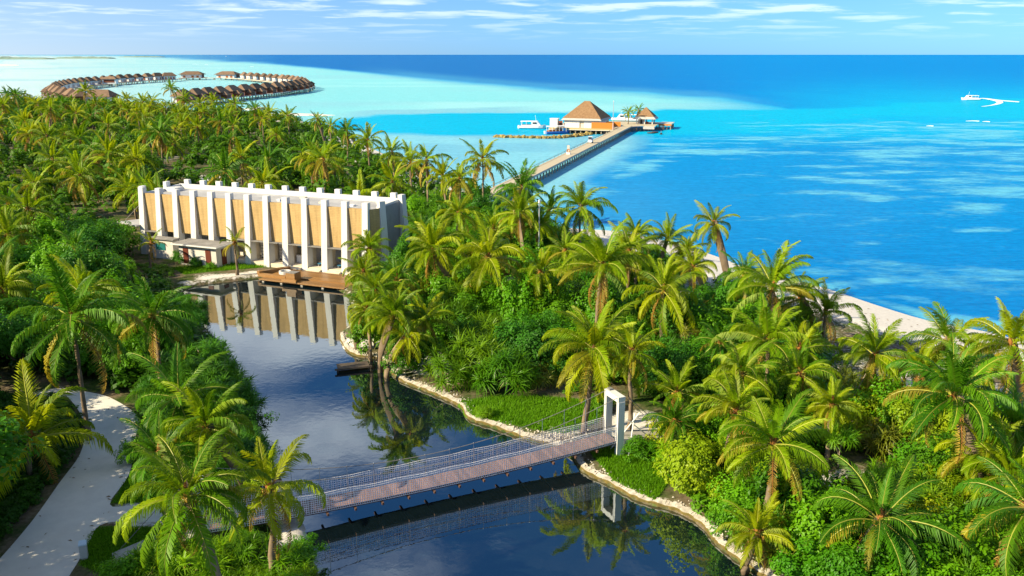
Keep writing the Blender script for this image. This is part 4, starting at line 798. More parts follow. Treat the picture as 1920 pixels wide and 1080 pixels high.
# ------------------------------------------------------------------ villa ring
def build_villas():
    right = [(341.7, 167.5), (366, 165.2), (388, 163.3), (410, 161.7), (433, 159.5), (457, 157.8), (477.5, 156.3), (498, 154.7), (516.7, 153.3), (531, 152), (543, 151), (553, 149.8), (562, 148.5), (570, 147), (572, 145.2), (566, 143.6), (558, 142.3), (549, 141.2), (540, 140.3), (530, 139.6), (518, 138.8), (507, 138), (495, 137.2), (482, 136.4), (470, 135.7), (458, 135)]
    left = [(315, 136), (294, 136.3), (275, 137), (257, 138), (240, 138.8), (224, 139.5), (208, 140.5), (193, 141.7), (178, 143), (164, 144), (151, 145), (139, 146.2), (128, 147.4), (119, 149), (111, 150.5), (104, 152.3), (99, 154.5), (97, 157), (101, 159.3), (109, 161.3), (120, 163.3), (133, 165.5), (148, 168)]
    vr = [Vector(G(x, y, 9.5)) for x, y in right]; vl = [Vector(G(x, y, 9.5)) for x, y in left]
    cen = sum(vr + vl, Vector((0, 0))) / len(vr + vl)
    me = {}
    me['roof'] = MB().hip(-8.2, 8.2, -4.6, 4.6, 6.2, 9.6, .55).mesh('roof', [M['thatchdark']]); me['porch_roof'] = MB().hip(-2.5, 5.5, 2.2, 8.2, 4.7, 6.6, .3).mesh('porch_roof', [M['thatchdark']])
    me['wall'] = MB().box(-7, 7, -1.0, 3.6, 2.7, 6.0).mesh('wall', [M['villawall']]); me['white_wall'] = MB().box(-6.9, 6.9, -3.6, -1.02, 2.7, 6.0).mesh('white_wall', [M['villawhite']])
    me['bath_wall'] = MB().box(-2, 5, 3.62, 7.6, 2.6, 4.5).mesh('bath_wall', [M['villawall']]); me['side_panel'] = MB().box(-4.2, -2.05, 3.62, 6.8, 2.6, 4.3).mesh('side_panel', [M['villawhite']])
    me['deck'] = MB().box(-8, 8, -6.5, 8.2, 2.2, 2.58).mesh('deck', [M['eave']]); me['door'] = MB().box(-.8, .8, -3.68, -3.602, 2.7, 4.9).mesh('door', [M['villadoor']])
    me['stilt'] = MB().tube([(0, 0, -1), (0, 0, 2.2)], .3, 6).mesh('stilt', [M['pile']])
    def villa(p, out, label, group, s=1.0, big=False):
        V = thing('water_villa', label, 'villa', (p.x, p.y, 0), math.atan2(out.y, out.x) - math.pi / 2, group); V.scale = (s, s * (1.0 if not big else 1.25), 1)
        for k in ('roof', 'wall', 'white_wall', 'deck') + (() if big else ('porch_roof', 'bath_wall', 'side_panel')): obj(k, me[k], V)
        for x in (-4.5, 1.2, 4.6): obj('door', me['door'], V, (x, 0, 0))
        for x in (-7, -2.3, 2.3, 7):
            for y in (-5.8, 7.4): obj('stilt', me['stilt'], V, (x, y, 0))
    for arr, nm in ((vr, 'right'), (vl, 'left')):
        for i, p in enumerate(arr):
            t = (arr[min(i + 1, len(arr) - 1)] - arr[max(i - 1, 0)]).normalized(); o = Vector((t.y, -t.x))
            if o.dot(p - cen) < 0: o = -o
            villa(p, o, 'thatched water villa on stilts in the curved row of the villa ring', 'water villas of the ring', random.Random(i * 7 + len(arr)).uniform(.80, .95))
    b1, b2 = Vector(G(427, 133.6, 9.5)), Vector(G(360, 133.6, 9.5))
    villa(b1, Vector((.15, 1)), 'large detached thatched villa next to the right row of the ring'.replace('right', 'longer'), None, 1.55, True); villa(b2, Vector((-.1, 1)), 'large detached thatched villa standing alone in the gap of the villa ring', None, 1.6, True)
    villa(Vector(G(188, 168, 9.5)), Vector((.1, 1)), 'large white walled thatched villa just beyond the palm grove', None, 1.0, True)
    pv = thing('lagoon_pavilion', 'small white framed pavilion with dark front inside the villa ring', 'pavilion', (*G(208, 163.5, 0), 0), .1)
    MB().hip(-6.5, 6.5, -4, 4, 7.2, 9.4, .5).build('roof', M['thatchdark'], pv); MB().box(-5.8, 5.8, -3, 3, 3.0, 7.0).build('wall', M['villawhite'], pv); MB().box(-4.6, 4.6, -3.06, -3.005, 4.0, 6.6).build('shutter', M['villawall'], pv)
    for x in (-5, 0, 5):
        for y in (-2.5, 2.5): obj('stilt', me['stilt'], pv, (x, y, .8))
    h3 = thing('lagoon_pavilion', 'small low thatched pavilion beside the boardwalk inside the ring', 'pavilion', (*G(485, 153.5, 0), 0), .1)
    MB().hip(-5.5, 5.5, -3.5, 3.5, 4.2, 7.0, .3).build('roof', M['thatchdark'], h3); MB().box(-4.6, 4.6, -2.6, 2.6, 2, 4.0).build('wall', M['villawhite'], h3)
    for x in (-4, 4):
        for y in (-2, 2): obj('stilt', me['stilt'], h3, (x, y, -.2))
    ins = lambda p: p + (cen - p).normalized() * 11
    line = [ins(p) for p in vr[::2]] + [ins(p) for p in vr[-1:]] + [b1 + Vector((0, -12)), b2 + Vector((0, -12))] + [ins(p) for p in vl[::2]]
    pts = smooth_poly([tuple(p) for p in line], 6, False); Wk = thing('ring_boardwalk', 'curved timber boardwalk on posts linking the villas of the ring', 'boardwalk', (0, 0, 0)); mb = MB()
    for a, b in zip(pts, pts[1:]):
        A, B = Vector(a), Vector(b); t = (B - A).normalized(); n = Vector((t.y, -t.x)) * 1.3
        mb.hexa([(*(A + n), 1.9), (*(B + n), 1.9), (*(B - n), 1.9), (*(A - n), 1.9)][::-1], [(*(A + n), 2.5), (*(B + n), 2.5), (*(B - n), 2.5), (*(A - n), 2.5)][::-1])
    mb.build('deck', M['jetty'], Wk)
    for a in pts[::2]: obj('stilt', me['stilt'], Wk, (a[0], a[1], -.32))
build_villas()

# ------------------------------------------------------------------ vegetation: meshes
_cen = lambda p: (sum(a[0] for a in p) / len(p), sum(a[1] for a in p) / len(p))
MARKS = [('beside the bridge tower', (7.3, 55.5), 6), ('around the sunny lawn by the bridge', _cen(LAWNS[1]), 6), ('behind the lawn of the pond bank', _cen(LAWNS[0]), 6.5), ('by the sandy clearing', G(1590, 885, 1), 7), ('near the tall white mast', G(1010, 524, 1), 8),
    ('by the end wall of the hall', hall_local(39, 4), 7), ('by the timber deck', hall_local(37, -6), 6), ('by the landing stage', G(665, 675, 1), 6.5), ('around the rusty orange bush', G(1010, 575, 1), 6), ('around the forked pandanus tree', G(1598, 790, 1), 6), ('by the root of the jetty', (-4, 163), 15),
    ('by the hall canopy', hall_local(-5, 1), 8), ('by the bend of the sand path', G(135, 735, 1), 9), ('by the mouth of the pond', G(1440, 1085, 1), 7), ('by the annex blocks', hall_local(6, -6), 7), ('beside the yellow green bush', G(1800, 1060, 1), 6)]
def near(p, region):
    d, nm = min((math.hypot(p[0] - q[0], p[1] - q[1]) / r, n) for n, q, r in MARKS)
    if d < 1: return nm
    if pdist(p, POND) < 3.4: return 'overhanging the pond edge' if p[0] < -8 and p[1] < 95 else 'along the pond kerb'
    c, s_ = math.cos(-HA), math.sin(-HA); dx, dy = p[0] - HO.x, p[1] - HO.y; hx, hy = c * dx - s_ * dy, s_ * dx + c * dy
    if -2 < hx < 40 and 8.5 < hy < 22: return 'right behind the hall'
    if pdist(p, COAST) < 17 and p[0] > -2: return 'at the top of the beach'
    if pdist(p, COAST) < 22: return 'along the far shore of the grove'
    if pdist(p, PATH) < 4: return 'along the sand path'
    return region
def frond_mesh(name, seed, droop, npairs, mats, leaf=.25, wid=.0165, hang=.55, bend=0.0):
    rnd = random.Random(seed); v = []; f = []; mi = []
    ns = 10; pts = []; p = Vector((0, 0, 0)); side = 0.0
    for i in range(ns + 1):
        t = i / ns; pts.append((p.copy(), -droop * t ** 2.0, side))
        a = -droop * ((i + .5) / ns) ** 2.0; side += bend / ns
        p = p + Vector((math.cos(a) * math.cos(side), math.cos(a) * math.sin(side), math.sin(a))) / ns
    def at(t):
        x = t * ns; i = min(int(x), ns - 1); k = x - i; a = pts[i][1] + (pts[i + 1][1] - pts[i][1]) * k; s = pts[i][2] + (pts[i + 1][2] - pts[i][2]) * k
        pos = pts[i][0].lerp(pts[i + 1][0], k); fw = Vector((math.cos(a) * math.cos(s), math.cos(a) * math.sin(s), math.sin(a))); sd = Vector((-math.sin(s), math.cos(s), 0)); return pos, fw, sd, fw.cross(sd)
    for i in range(ns + 1):     # rib: flat 3-sided
        pos, fw, sd, up = at(i / ns); r = .011 * (1 - .85 * i / ns) + .001
        b = len(v); v += [pos + sd * r, pos - sd * r, pos + up * r * 1.2]
        if i: f += [(b - 3, b - 1, b + 2, b), (b - 1, b - 2, b + 1, b + 2)]; mi += [1, 1]
    for i in range(npairs):
        t = .13 + .87 * (i + rnd.uniform(-.2, .2)) / npairs; t = min(t, .995); pos, fw, sd, up = at(t)
        ll = leaf * (math.sin(math.pi * min(1, .16 + .80 * t)) ** .7) * rnd.uniform(.86, 1.08); ang = math.radians(62 - 38 * t + rnd.uniform(-6, 6))
        for s in (-1, 1):
            if rnd.random() < .07: continue
            l = ll * rnd.uniform(.9, 1.05); d = fw * math.cos(ang) + sd * (s * math.sin(ang)); lift = rnd.uniform(.05, .25)
            d1 = (d + up * lift).normalized(); hg = hang * rnd.uniform(.7, 1.3); d2 = (d - up * hg * 1.6 - Vector((0, 0, hg * .7))).normalized(); wv = fw * wid * rnd.uniform(.85, 1.15)
            m = pos + d1 * l * .45; e = m + d2 * l * .6; b = len(v)
            v += [pos - wv * .5, pos + wv * .5, m + wv * .55, m - wv * .55, e]; f += [(b, b + 1, b + 2, b + 3), (b + 3, b + 2, b + 4)]; mi += [0, 0]
    return mesh(name, v, f, mats, mi)
FR = {}
M['frond_y'] = leaf_mat('palm_frond_yellow_green', (.110, .225, .003), (.290, .335, .004), .45, .36, val=.25, nscale=.9, spec=.18)  # yellow-green leaf colour, picked at random per palm
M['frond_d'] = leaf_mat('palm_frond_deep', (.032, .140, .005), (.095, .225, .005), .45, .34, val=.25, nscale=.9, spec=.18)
mF = [M['frond'], M['rachis']]
FR['young'] = [frond_mesh('frond', 10 + i, (.7, .95, .55, 1.1)[i], 56, mF, .24, .017, .4, (-.1, .15, 0, .2)[i]) for i in range(4)]
FR['mid'] = [frond_mesh('frond', 20 + i, (1.5, 1.8, 1.25, 2.0, 1.6)[i], 64, mF, .29, .0165, .95, (.2, -.2, .1, -.1, .3)[i]) for i in range(5)]
FR['old'] = [frond_mesh('frond', 30 + i, (1.2, 1.0, 1.4)[i], 48, [M['frond'], M['rachis']], .26, .020, .9, (.2, -.2, .1)[i]) for i in range(3)]
FR['yellow'] = [frond_mesh('frond', 40 + i, 1.25 + .2 * i, 42, [M['yellowfrond'], M['rachis']], .24, .016, .9) for i in range(2)]
FR['dry'] = [frond_mesh('frond', 50 + i, .9 + .3 * i, 30, [M['dryfrond'], M['husk']], .19, .014, 1.2) for i in range(2)]
FRL = {k: [frond_mesh('frond', 70 + 7 * i + len(k), d, 26, ([M['yellowfrond'], M['rachis']] if k == 'yellow' else [M['dryfrond'], M['husk']] if k == 'dry' else mF), lf, .036, hg, (.2, -.2, .05)[i % 3]) for i, d in enumerate(ds_)]
       for k, ds_, lf, hg in (('young', (.5, .8), .22, .25), ('mid', (1.45, 1.75, 1.2), .28, .7), ('old', (1.1, 1.3), .24, .9), ('yellow', (1.25,), .24, .9), ('dry', (1.0,), .19, 1.2))}
def recolour(lib, mat):
    out = {}
    for k, l in lib.items():
        if k in ('yellow', 'dry'): out[k] = l; continue
        out[k] = []
        for m in l: c = m.copy(); c.materials[0] = mat; out[k].append(c)
    return out
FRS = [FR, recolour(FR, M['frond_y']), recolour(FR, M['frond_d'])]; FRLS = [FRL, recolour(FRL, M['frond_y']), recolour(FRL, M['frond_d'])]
TRUNKS = []
for i, ln in enumerate((0.0, .5, 1.2, 2.3)):
    mb = MB(); n = 9; mb.tube([(ln * (k / n) ** 1.6, .12 * math.sin(k * .7 + i) * (k > 0), k / n) for k in range(n + 1)], [.26 if k == 0 else .185 - .06 * k / n for k in range(n + 1)], 8)
    TRUNKS.append((mb.mesh('trunk', [M['trunk']], True), ln, .12 * math.sin(n * .7 + i)))
def heart_mesh(seed):
    rnd = random.Random(seed); mb = MB()
    for k in range(16):      # leaf bases and spathes
        a = rnd.uniform(0, 6.28); e = rnd.uniform(-.3, 1.2); d = Vector((math.cos(a) * math.cos(e), math.sin(a) * math.cos(e), math.sin(e))); s = Vector((-math.sin(a), math.cos(a), 0)) * .05; l = rnd.uniform(.3, .65)
        mb.add([s * 1.4, -s * 1.4, d * l - s, d * l + s], [(0, 1, 2, 3)], 0)
    for k in range(9):       # nuts
        a = rnd.uniform(0, 6.28); c = Vector((math.cos(a) * .33, math.sin(a) * .33, rnd.uniform(-.35, -.05))); r = rnd.uniform(.09, .13); b = []
        for z, q in ((-1, 0), (-.4, .9), (.4, .9), (1, 0)):
            b += [c + Vector((r * q * math.cos(j * 1.257), r * q * math.sin(j * 1.257), r * z * 1.2)) for j in range(5)]
        mb.add(b, [(i * 5 + j, i * 5 + (j + 1) % 5, i * 5 + 5 + (j + 1) % 5, i * 5 + 5 + j) for i in range(3) for j in range(5)], 1)
    mb.tube([(0, 0, -.3), (0, 0, .25), (0, 0, .7)], [.16, .2, .04], 7, 0)
    return mb.mesh('crown_heart', [M['husk'], M['nut']])
HEARTS = [heart_mesh(i) for i in range(3)]
PALMS = []
def palm(cx, cy, h, L_, label, group=None, n=24, lod=0, seed=0, lean=None, dry=.15, yellow=.15, z=ZG, at_crown=True, droopy=0.0):
    rnd = random.Random(seed * 7919 + 13); tk = rnd.randrange(4) if lean is None else lean; tm, lx, ly = TRUNKS[tk]; rz = rnd.uniform(0, 6.283)
    ox, oy = lx * math.cos(rz) - ly * math.sin(rz), lx * math.sin(rz) + ly * math.cos(rz)
    bx, by = (cx - ox, cy - oy) if at_crown else (cx, cy)
    R = thing('coconut_palm', label, 'palm tree', (bx, by, z), rz, group); PALMS.append((bx, by))
    obj('trunk', tm, R, (0, 0, -.05), (0, 0, 0), (1, 1, h + .1)); top = Vector((lx, ly, h))
    obj('crown_heart', HEARTS[rnd.randrange(3)], R, top)
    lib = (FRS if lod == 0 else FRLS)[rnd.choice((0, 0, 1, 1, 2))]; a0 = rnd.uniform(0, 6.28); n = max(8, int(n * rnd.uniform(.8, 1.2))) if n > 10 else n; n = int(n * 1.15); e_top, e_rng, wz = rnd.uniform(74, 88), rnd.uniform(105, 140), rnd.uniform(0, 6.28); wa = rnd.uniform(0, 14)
    cnt = {}
    for i in range(n):
        t = (i + .5) / n; az = a0 + i * 2.39996 + rnd.uniform(-.3, .3); e = math.radians(e_top - e_rng * t ** .92 + rnd.uniform(-11, 11) + wa * math.cos(az - wz))
        if t < .26: k = 'young'
        elif t < .72: k = 'mid'
        else: k = 'old'
        if t > .62 and rnd.random() < yellow * 2: k = 'yellow'
        if t > .80 and rnd.random() < dry * 3: k = 'dry'
        if k == 'dry': e = math.radians(rnd.uniform(-75, -45))
        cnt[k] = cnt.get(k, 0) + 1; m = lib[k][rnd.randrange(len(lib[k]))]; s = L_ * rnd.uniform(.80, 1.12) * (.82 if t < .1 else 1)
        o = bpy.data.objects.new('frond', m); COL.objects.link(o); o.parent = R
        q = Euler((rnd.uniform(-.35, .35), 0, 0)).to_matrix().to_4x4()
        mt = Matrix.Translation(top + Vector((math.cos(az) * .1, math.sin(az) * .1, .1 - .25 * t))) @ Matrix.Rotation(az, 4, 'Z') @ Matrix.Rotation(-e, 4, 'Y') @ q @ Matrix.Scale(s, 4)
        o.matrix_local = mt
    if '%' in label:
        tr = 'with dead brown fronds hanging' if cnt.get('dry', 0) >= 2 else 'with yellowing lower fronds' if cnt.get('yellow', 0) >= 2 else 'with a fully green crown' if not (cnt.get('dry') or cnt.get('yellow')) else 'with few faded fronds'
        reg = label.split('@')[1]; R['label'] = ((label.split('@')[0] + near((bx, by), reg)) % (('tall ' if h > 7.6 else 'short ' if h < 5 else '') + ('leaning ' if tk == 3 else '') + 'coconut palm ' + tr))
    return R
def broad_mesh(name, seed, nclump, per, leaf, mats, flat=.75, spread=.32):
    rng = np.random.RandomState(seed); V = []; 
    cl = []
    while len(cl) < nclump:
        d = rng.randn(3); d /= np.linalg.norm(d)
        if d[2] < -.35: continue
        r = rng.uniform(.55, .98) if rng.rand() < .8 else rng.uniform(.2, .6)
        lump = 1 + .22 * math.sin(3 * math.atan2(d[1], d[0]) + seed) + .12 * math.sin(5 * d[2] * 2 + seed * 2)
        cl.append(np.array([d[0], d[1], d[2] * flat]) * r * lump)
    P_, Nn = [], []
    for c in cl:
        rr = spread * rng.uniform(.6, 1.15); d = rng.randn(per, 3); d /= np.linalg.norm(d, axis=1)[:, None]; q = rng.uniform(.35, 1, per)[:, None] ** .5
        P_.append(c + d * q * rr * np.array([1, 1, .8])); n = d * .7 + c / (np.linalg.norm(c) + 1e-6) * .5 + np.array([0, 0, .75]) + rng.randn(per, 3) * .35; Nn.append(n)
    P_ = np.concatenate(P_); Nn = np.concatenate(Nn); Nn /= np.linalg.norm(Nn, axis=1)[:, None]; n = len(P_)
    r = rng.randn(n, 3); T = np.cross(Nn, r); T /= np.linalg.norm(T, axis=1)[:, None]; B = np.cross(Nn, T); L_ = leaf * rng.uniform(.65, 1.25, n)[:, None]
    a = P_ - T * L_ * .55; b = P_ + B * L_ * .36 + Nn * L_ * .08; c = P_ + T * L_ * .6; d = P_ - B * L_ * .36 + Nn * L_ * .08
    V = np.stack([a, b, c, d], 1).reshape(-1, 3); V[:, 2] += flat * .75
    keep = V.reshape(-1, 4, 3)[:, :, 2].min(1) > -.02; V = V.reshape(-1, 4, 3)[keep].reshape(-1, 3); n = len(V) // 4
    return mesh(name, V.tolist(), [(4 * i, 4 * i + 1, 4 * i + 2, 4 * i + 3) for i in range(n)], mats)
def strap_mesh(name, seed, nros, per, mats, L_=.55, wd=.030, dome=.72, old=1):
    rnd = random.Random(seed); v = []; f = []; mi = []
    for k in range(nros):
        while True:
            d = Vector((rnd.gauss(0, 1), rnd.gauss(0, 1), rnd.gauss(.25, .8))).normalized()
            if d.z > -.25: break
        c = Vector((d.x * rnd.uniform(.45, .75), d.y * rnd.uniform(.45, .75), .38 + d.z * dome * rnd.uniform(.5, .9))); ax = (d + Vector((0, 0, .9))).normalized(); q = ax.to_track_quat('Z', 'Y')
        for j in range(per):
            t = j / per; az = j * 2.4 + rnd.uniform(-.2, .2); e = math.radians(85 - 95 * t + rnd.uniform(-10, 10)); l = L_ * rnd.uniform(.7, 1.1); w_ = wd * rnd.uniform(.8, 1.2)
            p = c.copy(); a = e; hd = Vector((math.cos(az), math.sin(az), 0)); sd = q @ Vector((-math.sin(az), math.cos(az), 0)); b = len(v); dr = rnd.uniform(.5, 1.0)
            for s in range(4):
                ww = w_ * (.9, 1.0, .75, .08)[s] * .5; v += [p + sd * ww, p - sd * ww]
                if s < 3:
                    dd = q @ (hd * math.cos(a) + Vector((0, 0, math.sin(a)))); dd = (dd + Vector((0, 0, -.22 * s * dr))).normalized(); p = p + dd * l / 3; a -= dr * .6
                    f.append((b + 2 * s, b + 2 * s + 1, b + 2 * s + 3, b + 2 * s + 2)); mi.append(1 if (old and t > .9 and rnd.random() < .35) else 0)
    v = [(x, y, max(z, 0.0)) for x, y, z in v]
    return mesh(name, v, f, mats, mi)
def stem_mesh(name, seed, mat, nb=5, r=.05):
    rnd = random.Random(seed); mb = MB(); mb.tube([(0, 0, -.05), (rnd.uniform(-.05, .05), 0, .22), (0, rnd.uniform(-.05, .05), .45)], [r, r * .8, r * .6], 6)
    for k in range(nb):
        a = k * 6.28 / nb + rnd.uniform(-.4, .4); z0 = rnd.uniform(.12, .4); mb.tube([(0, 0, z0), (math.cos(a) * .28, math.sin(a) * .28, z0 + rnd.uniform(.15, .3)), (math.cos(a) * .58, math.sin(a) * .58, z0 + rnd.uniform(.3, .6))], [r * .6, r * .42, r * .15], 5)
    return mb.mesh(name, [mat])
BR = {'broad': [broad_mesh('crown', 100 + i, 52, 110, .085, [M['broad']]) for i in range(4)], 'lime': [broad_mesh('crown', 120 + i, 46, 120, .075, [M['broadlime']], .6) for i in range(2)],
      'dark': [broad_mesh('crown', 140 + i, 52, 100, .085, [M['broaddark']]) for i in range(3)], 'strap': [strap_mesh('crown', 160 + i, 30, 34, [M['strap'], M['strapyellow']]) for i in range(4)],
      'strapdark': [strap_mesh('crown', 180 + i, 30, 34, [M['strapdark'], M['strap']]) for i in range(3)], 'strapyellow': [strap_mesh('crown', 200 + i, 16, 34, [M['strapyellow'], M['dryfrond']], .5, .03, .5) for i in range(2)],
      'rust': [broad_mesh('crown', 220, 46, 130, .06, [M['rustleaf']], .6)]}
STEMS = [stem_mesh('stem', i, M['stem']) for i in range(3)]; PSTEMS = [stem_mesh('stem', 10 + i, M['palestem'], 4, .045) for i in range(2)]
BUSHES = []
def bush(x, y, r, kind, label, group=None, hz=1.0, seed=0, z=ZG, lift=0.0, name=None):
    rnd = random.Random(seed * 31 + 5); nm = name or {'strap': 'pandanus_bush', 'strapdark': 'pandanus_bush', 'strapyellow': 'pandanus_bush'}.get(kind, 'leafy_tree' if (r > 2.4 or lift > 1) else 'leafy_bush')
    R = thing(nm, label, 'tree' if 'tree' in nm else 'bush', (x, y, z), rnd.uniform(0, 6.28), group); BUSHES.append((x, y, r))
    m = BR[kind][rnd.randrange(len(BR[kind]))]; sc = (r * rnd.uniform(.92, 1.1), r * rnd.uniform(.92, 1.1), r * hz)
    obj('crown', m, R, (0, 0, lift), (0, 0, 0), sc); sm = (PSTEMS if 'strap' in kind else STEMS); obj('stem', sm[rnd.randrange(len(sm))], R, (0, 0, 0), (0, 0, 0), (r, r, r * hz * .9 + lift * 1.3))
    if '%' in label: R['label'] = (label.split('@')[0] + near((x, y), label.split('@')[1])) % ('large ' if r > 2.2 else 'small ' if r < 1.5 else '')
    return R

# ------------------------------------------------------------------ vegetation: hand-placed palms (crown centre traced, trunk height chosen)
def hp(px, py, h, rpx, label, group=None, n=26, seed=None, **k):
    z = ZG + h; g = G(px, py, z); dist = math.sqrt(g[0] ** 2 + g[1] ** 2 + (H - z) ** 2); L_ = max(2.2, min(5.2, rpx / F * dist * 1.06))
    palm(g[0], g[1], h, L_, label, group, n, 0 if g[1] < 115 else 1, seed or int(px * 3 + py), **k)
GP = {'shade': ('%s @between sand path and bridge end', 'palms by the near end of the bridge'), 'bank': ('%s @on the pond bank by the deck', 'palms on the pond bank by the deck'),
      'mid': ('%s @between pond kerb and beach', 'palms between pond and beach'), 'beach': ('%s @at the edge of the white beach', 'palms along the beach edge'),
      'south': ('%s @in the thicket beyond the bridge tower', 'palms beyond the bridge tower'), 'sil': ('%s @on the far edge of the grove', 'palms on the far grove edge'),
      'grove': ('%s @in the grove behind the hall', 'palms of the grove behind the hall'), 'jungle': ('%s @among leafy trees near the hall canopy', 'palms in the leafy jungle')}
hp(135, 598, 9.2, 125, 'large coconut palm with broad drooping crown on bare trunk where the sand path bends', n=30, lean=0)
hp(288, 590, 7, 92, 'coconut palm with long arching fronds over the dark bank opposite the hall deck')
hp(350, 930, 7.2, 135, 'large coconut palm with orange husk at crown overhanging the near end of the rope bridge', n=30)
hp(505, 918, 5.2, 112, 'coconut palm leaning its fronds over the near end of the rope bridge net', n=20, lean=1)
hp(60, 820, 3.0, 125, 'low shaded young palm in the hedge beside the sand path', n=18)
hp(440, 455, 4.2, 34, 'slender yellowish young palm in front of the hall annex', n=9, yellow=.5, lean=0)
hp(284, 455, 3.6, 30, 'small yellow drooping palm at the corner of the hall', n=9, yellow=.5)
hp(1185, 660, 6.6, 70, 'coconut palm with propped straight trunk beside the white bridge tower', n=22, lean=0)
hp(1115, 655, 6.2, 110, 'broad coconut palm with pale leaning trunk just behind the bridge tower', n=26, lean=2)
hp(1338, 418, 9.2, 50, 'tall coconut palm leaning out over the beach with open blue water behind', n=22, lean=3)
hp(1130, 500, 8, 95, 'full coconut palm with hanging yellow brown fronds in the middle thicket', yellow=.35, dry=.25, n=30)
hp(1895, 645, 8, 90, 'yellow green coconut palm with hanging brown skirt above the beach', yellow=.3, dry=.3)
hp(1650, 975, 4.0, 122, 'wide low palm with great arching fronds in the thicket near the pond mouth', n=26)
hp(1450, 832, 6.2, 115, 'coconut palm with orange crown heart and spreading fronds beside the sandy clearing', n=28)
for g, lst in {'shade': [(335, 745, 6.2, 105), (385, 800, 5.8, 95), (300, 850, 5.4, 80)],
    'bank': [(692, 466, 6.2, 46), (738, 592, 5.4, 70), (705, 545, 5.4, 58), (795, 600, 4.2, 62), (690, 580, 4.6, 50), (682, 510, 5.4, 48), (745, 525, 5.6, 52), (765, 630, 4.0, 52)],
    'mid': [(915, 482, 7, 88), (812, 468, 6.4, 74), (1245, 545, 6.5, 82), (860, 400, 8, 50), (975, 400, 8, 60), (1180, 470, 6.5, 60), (1270, 735, 4, 65), (1390, 700, 5.5, 75), (1350, 640, 5, 55), (1060, 470, 5, 50), (1010, 425, 6, 50), (790, 430, 6, 46)],
    'beach': [(1090, 388, 8, 62), (1192, 440, 7, 45), (1252, 448, 6, 50), (1450, 540, 7.5, 88), (1548, 585, 4.5, 55), (1780, 640, 6, 75), (1640, 665, 4.5, 75), (978, 352, 9, 68), (1290, 470, 5, 40), (1030, 395, 6, 45), (1720, 690, 4, 60), (1395, 520, 6, 55), (1500, 560, 5.5, 60), (1300, 500, 5.5, 45), (1840, 690, 5, 70)],
    'south': [(1440, 640, 6.2, 92), (1790, 742, 8, 115), (1380, 770, 5, 80), (1500, 700, 5, 70), (1890, 890, 4, 100), (1420, 1000, 2.2, 55), (1840, 850, 4.6, 85), (1560, 760, 4.5, 55), (1900, 800, 5, 75), (1265, 790, 3.2, 50)],
    'sil': [(30, 178, 10, 30), (95, 205, 10, 28), (160, 170, 11, 24), (120, 195, 9, 24), (238, 186, 9, 22), (268, 192, 9, 22), (320, 166, 12, 20), (345, 185, 9, 20), (400, 190, 9, 20), (440, 196, 10, 25), (478, 205, 9, 22), (505, 212, 9, 24), (540, 218, 9, 22), (595, 225, 10, 20), (620, 236, 9, 22), (650, 246, 9.5, 30), (690, 262, 9, 34), (735, 285, 9, 36), (800, 300, 10, 45), (770, 305, 8, 40), (905, 298, 11, 52), (862, 335, 9, 46), (830, 330, 8, 40), (180, 195, 9, 22), (70, 195, 9, 26), (5, 195, 9, 30), (285, 190, 8, 20), (375, 195, 9, 20)],
    'jungle': [(205, 288, 8, 62), (15, 440, 6, 58), (5, 545, 6, 66), (100, 300, 7, 48), (150, 330, 7, 50), (60, 250, 8, 45), (255, 300, 7, 48), (140, 465, 5, 40), (300, 250, 8, 42), (65, 345, 6, 40)]}.items():
    for q in lst: hp(*q, *GP[g], n=(24 if g not in ('sil',) else 18))
for px, py, lab in ((1152, 210, 'short palm planted on the platform behind the tall white mast'), (1180, 205, 'upright palm planted on the platform between the pavilion and the small hut')):
    g = jl(1.5 if px < 1160 else 4.5, 24 if px < 1160 else 30); palm(g[0], g[1], 4.6 if px < 1160 else 5.2, 3.4, lab, None, 15, 1, px, lean=0, z=2.05)
# poles propping the palm by the tower
pb = thing('palm_prop', 'pale timber poles propping the palm trunk beside the bridge tower', 'prop', (*G(1186, 838, 1), 1.0))
for dx, dy, ht in ((-1.7, -.4, 2.6), (-.5, -1.5, 2.4), (2.0, .6, 2.2)): MB().tube([(dx, dy, -.1), (-dx * .25, -dy * .25, ht)], .045, 6).build('pole', M['white_board'], pb)

# ------------------------------------------------------------------ vegetation: scattered fill
RND = random.Random(42)
def free(p, r, pond=.6, path=.8, hall=.5, sands=True, lawn=True):
    if inpoly(p, POND) or pdist(p, POND) < pond: return False
    if inpoly(p, PATH) or pdist(p, PATH) < path: return False
    if inpoly(p, HALL) or pdist(p, HALL) < hall: return False
    if sands and any(math.hypot(p[0] - x, p[1] - y) < q + r * .55 for x, y, q in SANDS): return False
    if lawn and any(inpoly(p, l) for l in LAWNS): return False
    bx = (p[0] + 17.6) * .908 + (p[1] - 44.1) * .419; by = -(p[0] + 17.6) * .419 + (p[1] - 44.1) * .908
    if -5 < bx < 32 and abs(by) < 1.0 + r * .8: return False
    return inpoly(p, COAST)
def sight_ok(p, top, rad=0.0):     # keep the trees out of the gaps the picture shows open
    d = (p[0], p[1], top - H); den_ = CP * d[1] - SP * d[2]
    return 960 + F * d[0] / den_, 540 - F * (SP * d[1] + CP * d[2]) / den_
SIL = [(-400, 150), (0, 158), (60, 172), (150, 178), (240, 183), (340, 182), (450, 196), (560, 212), (650, 236), (700, 258), (760, 282), (830, 302), (900, 318), (945, 345), (1020, 400), (1100, 430), (1180, 442), (1280, 470), (1340, 505), (1420, 520), (1500, 560), (1560, 625), (1640, 668), (1740, 650), (1830, 690), (1920, 740), (2400, 900)]
def above_sil(p, top):
    x, y = sight_ok(p, top); return y < float(np.interp(x, [s[0] for s in SIL], [s[1] for s in SIL]))
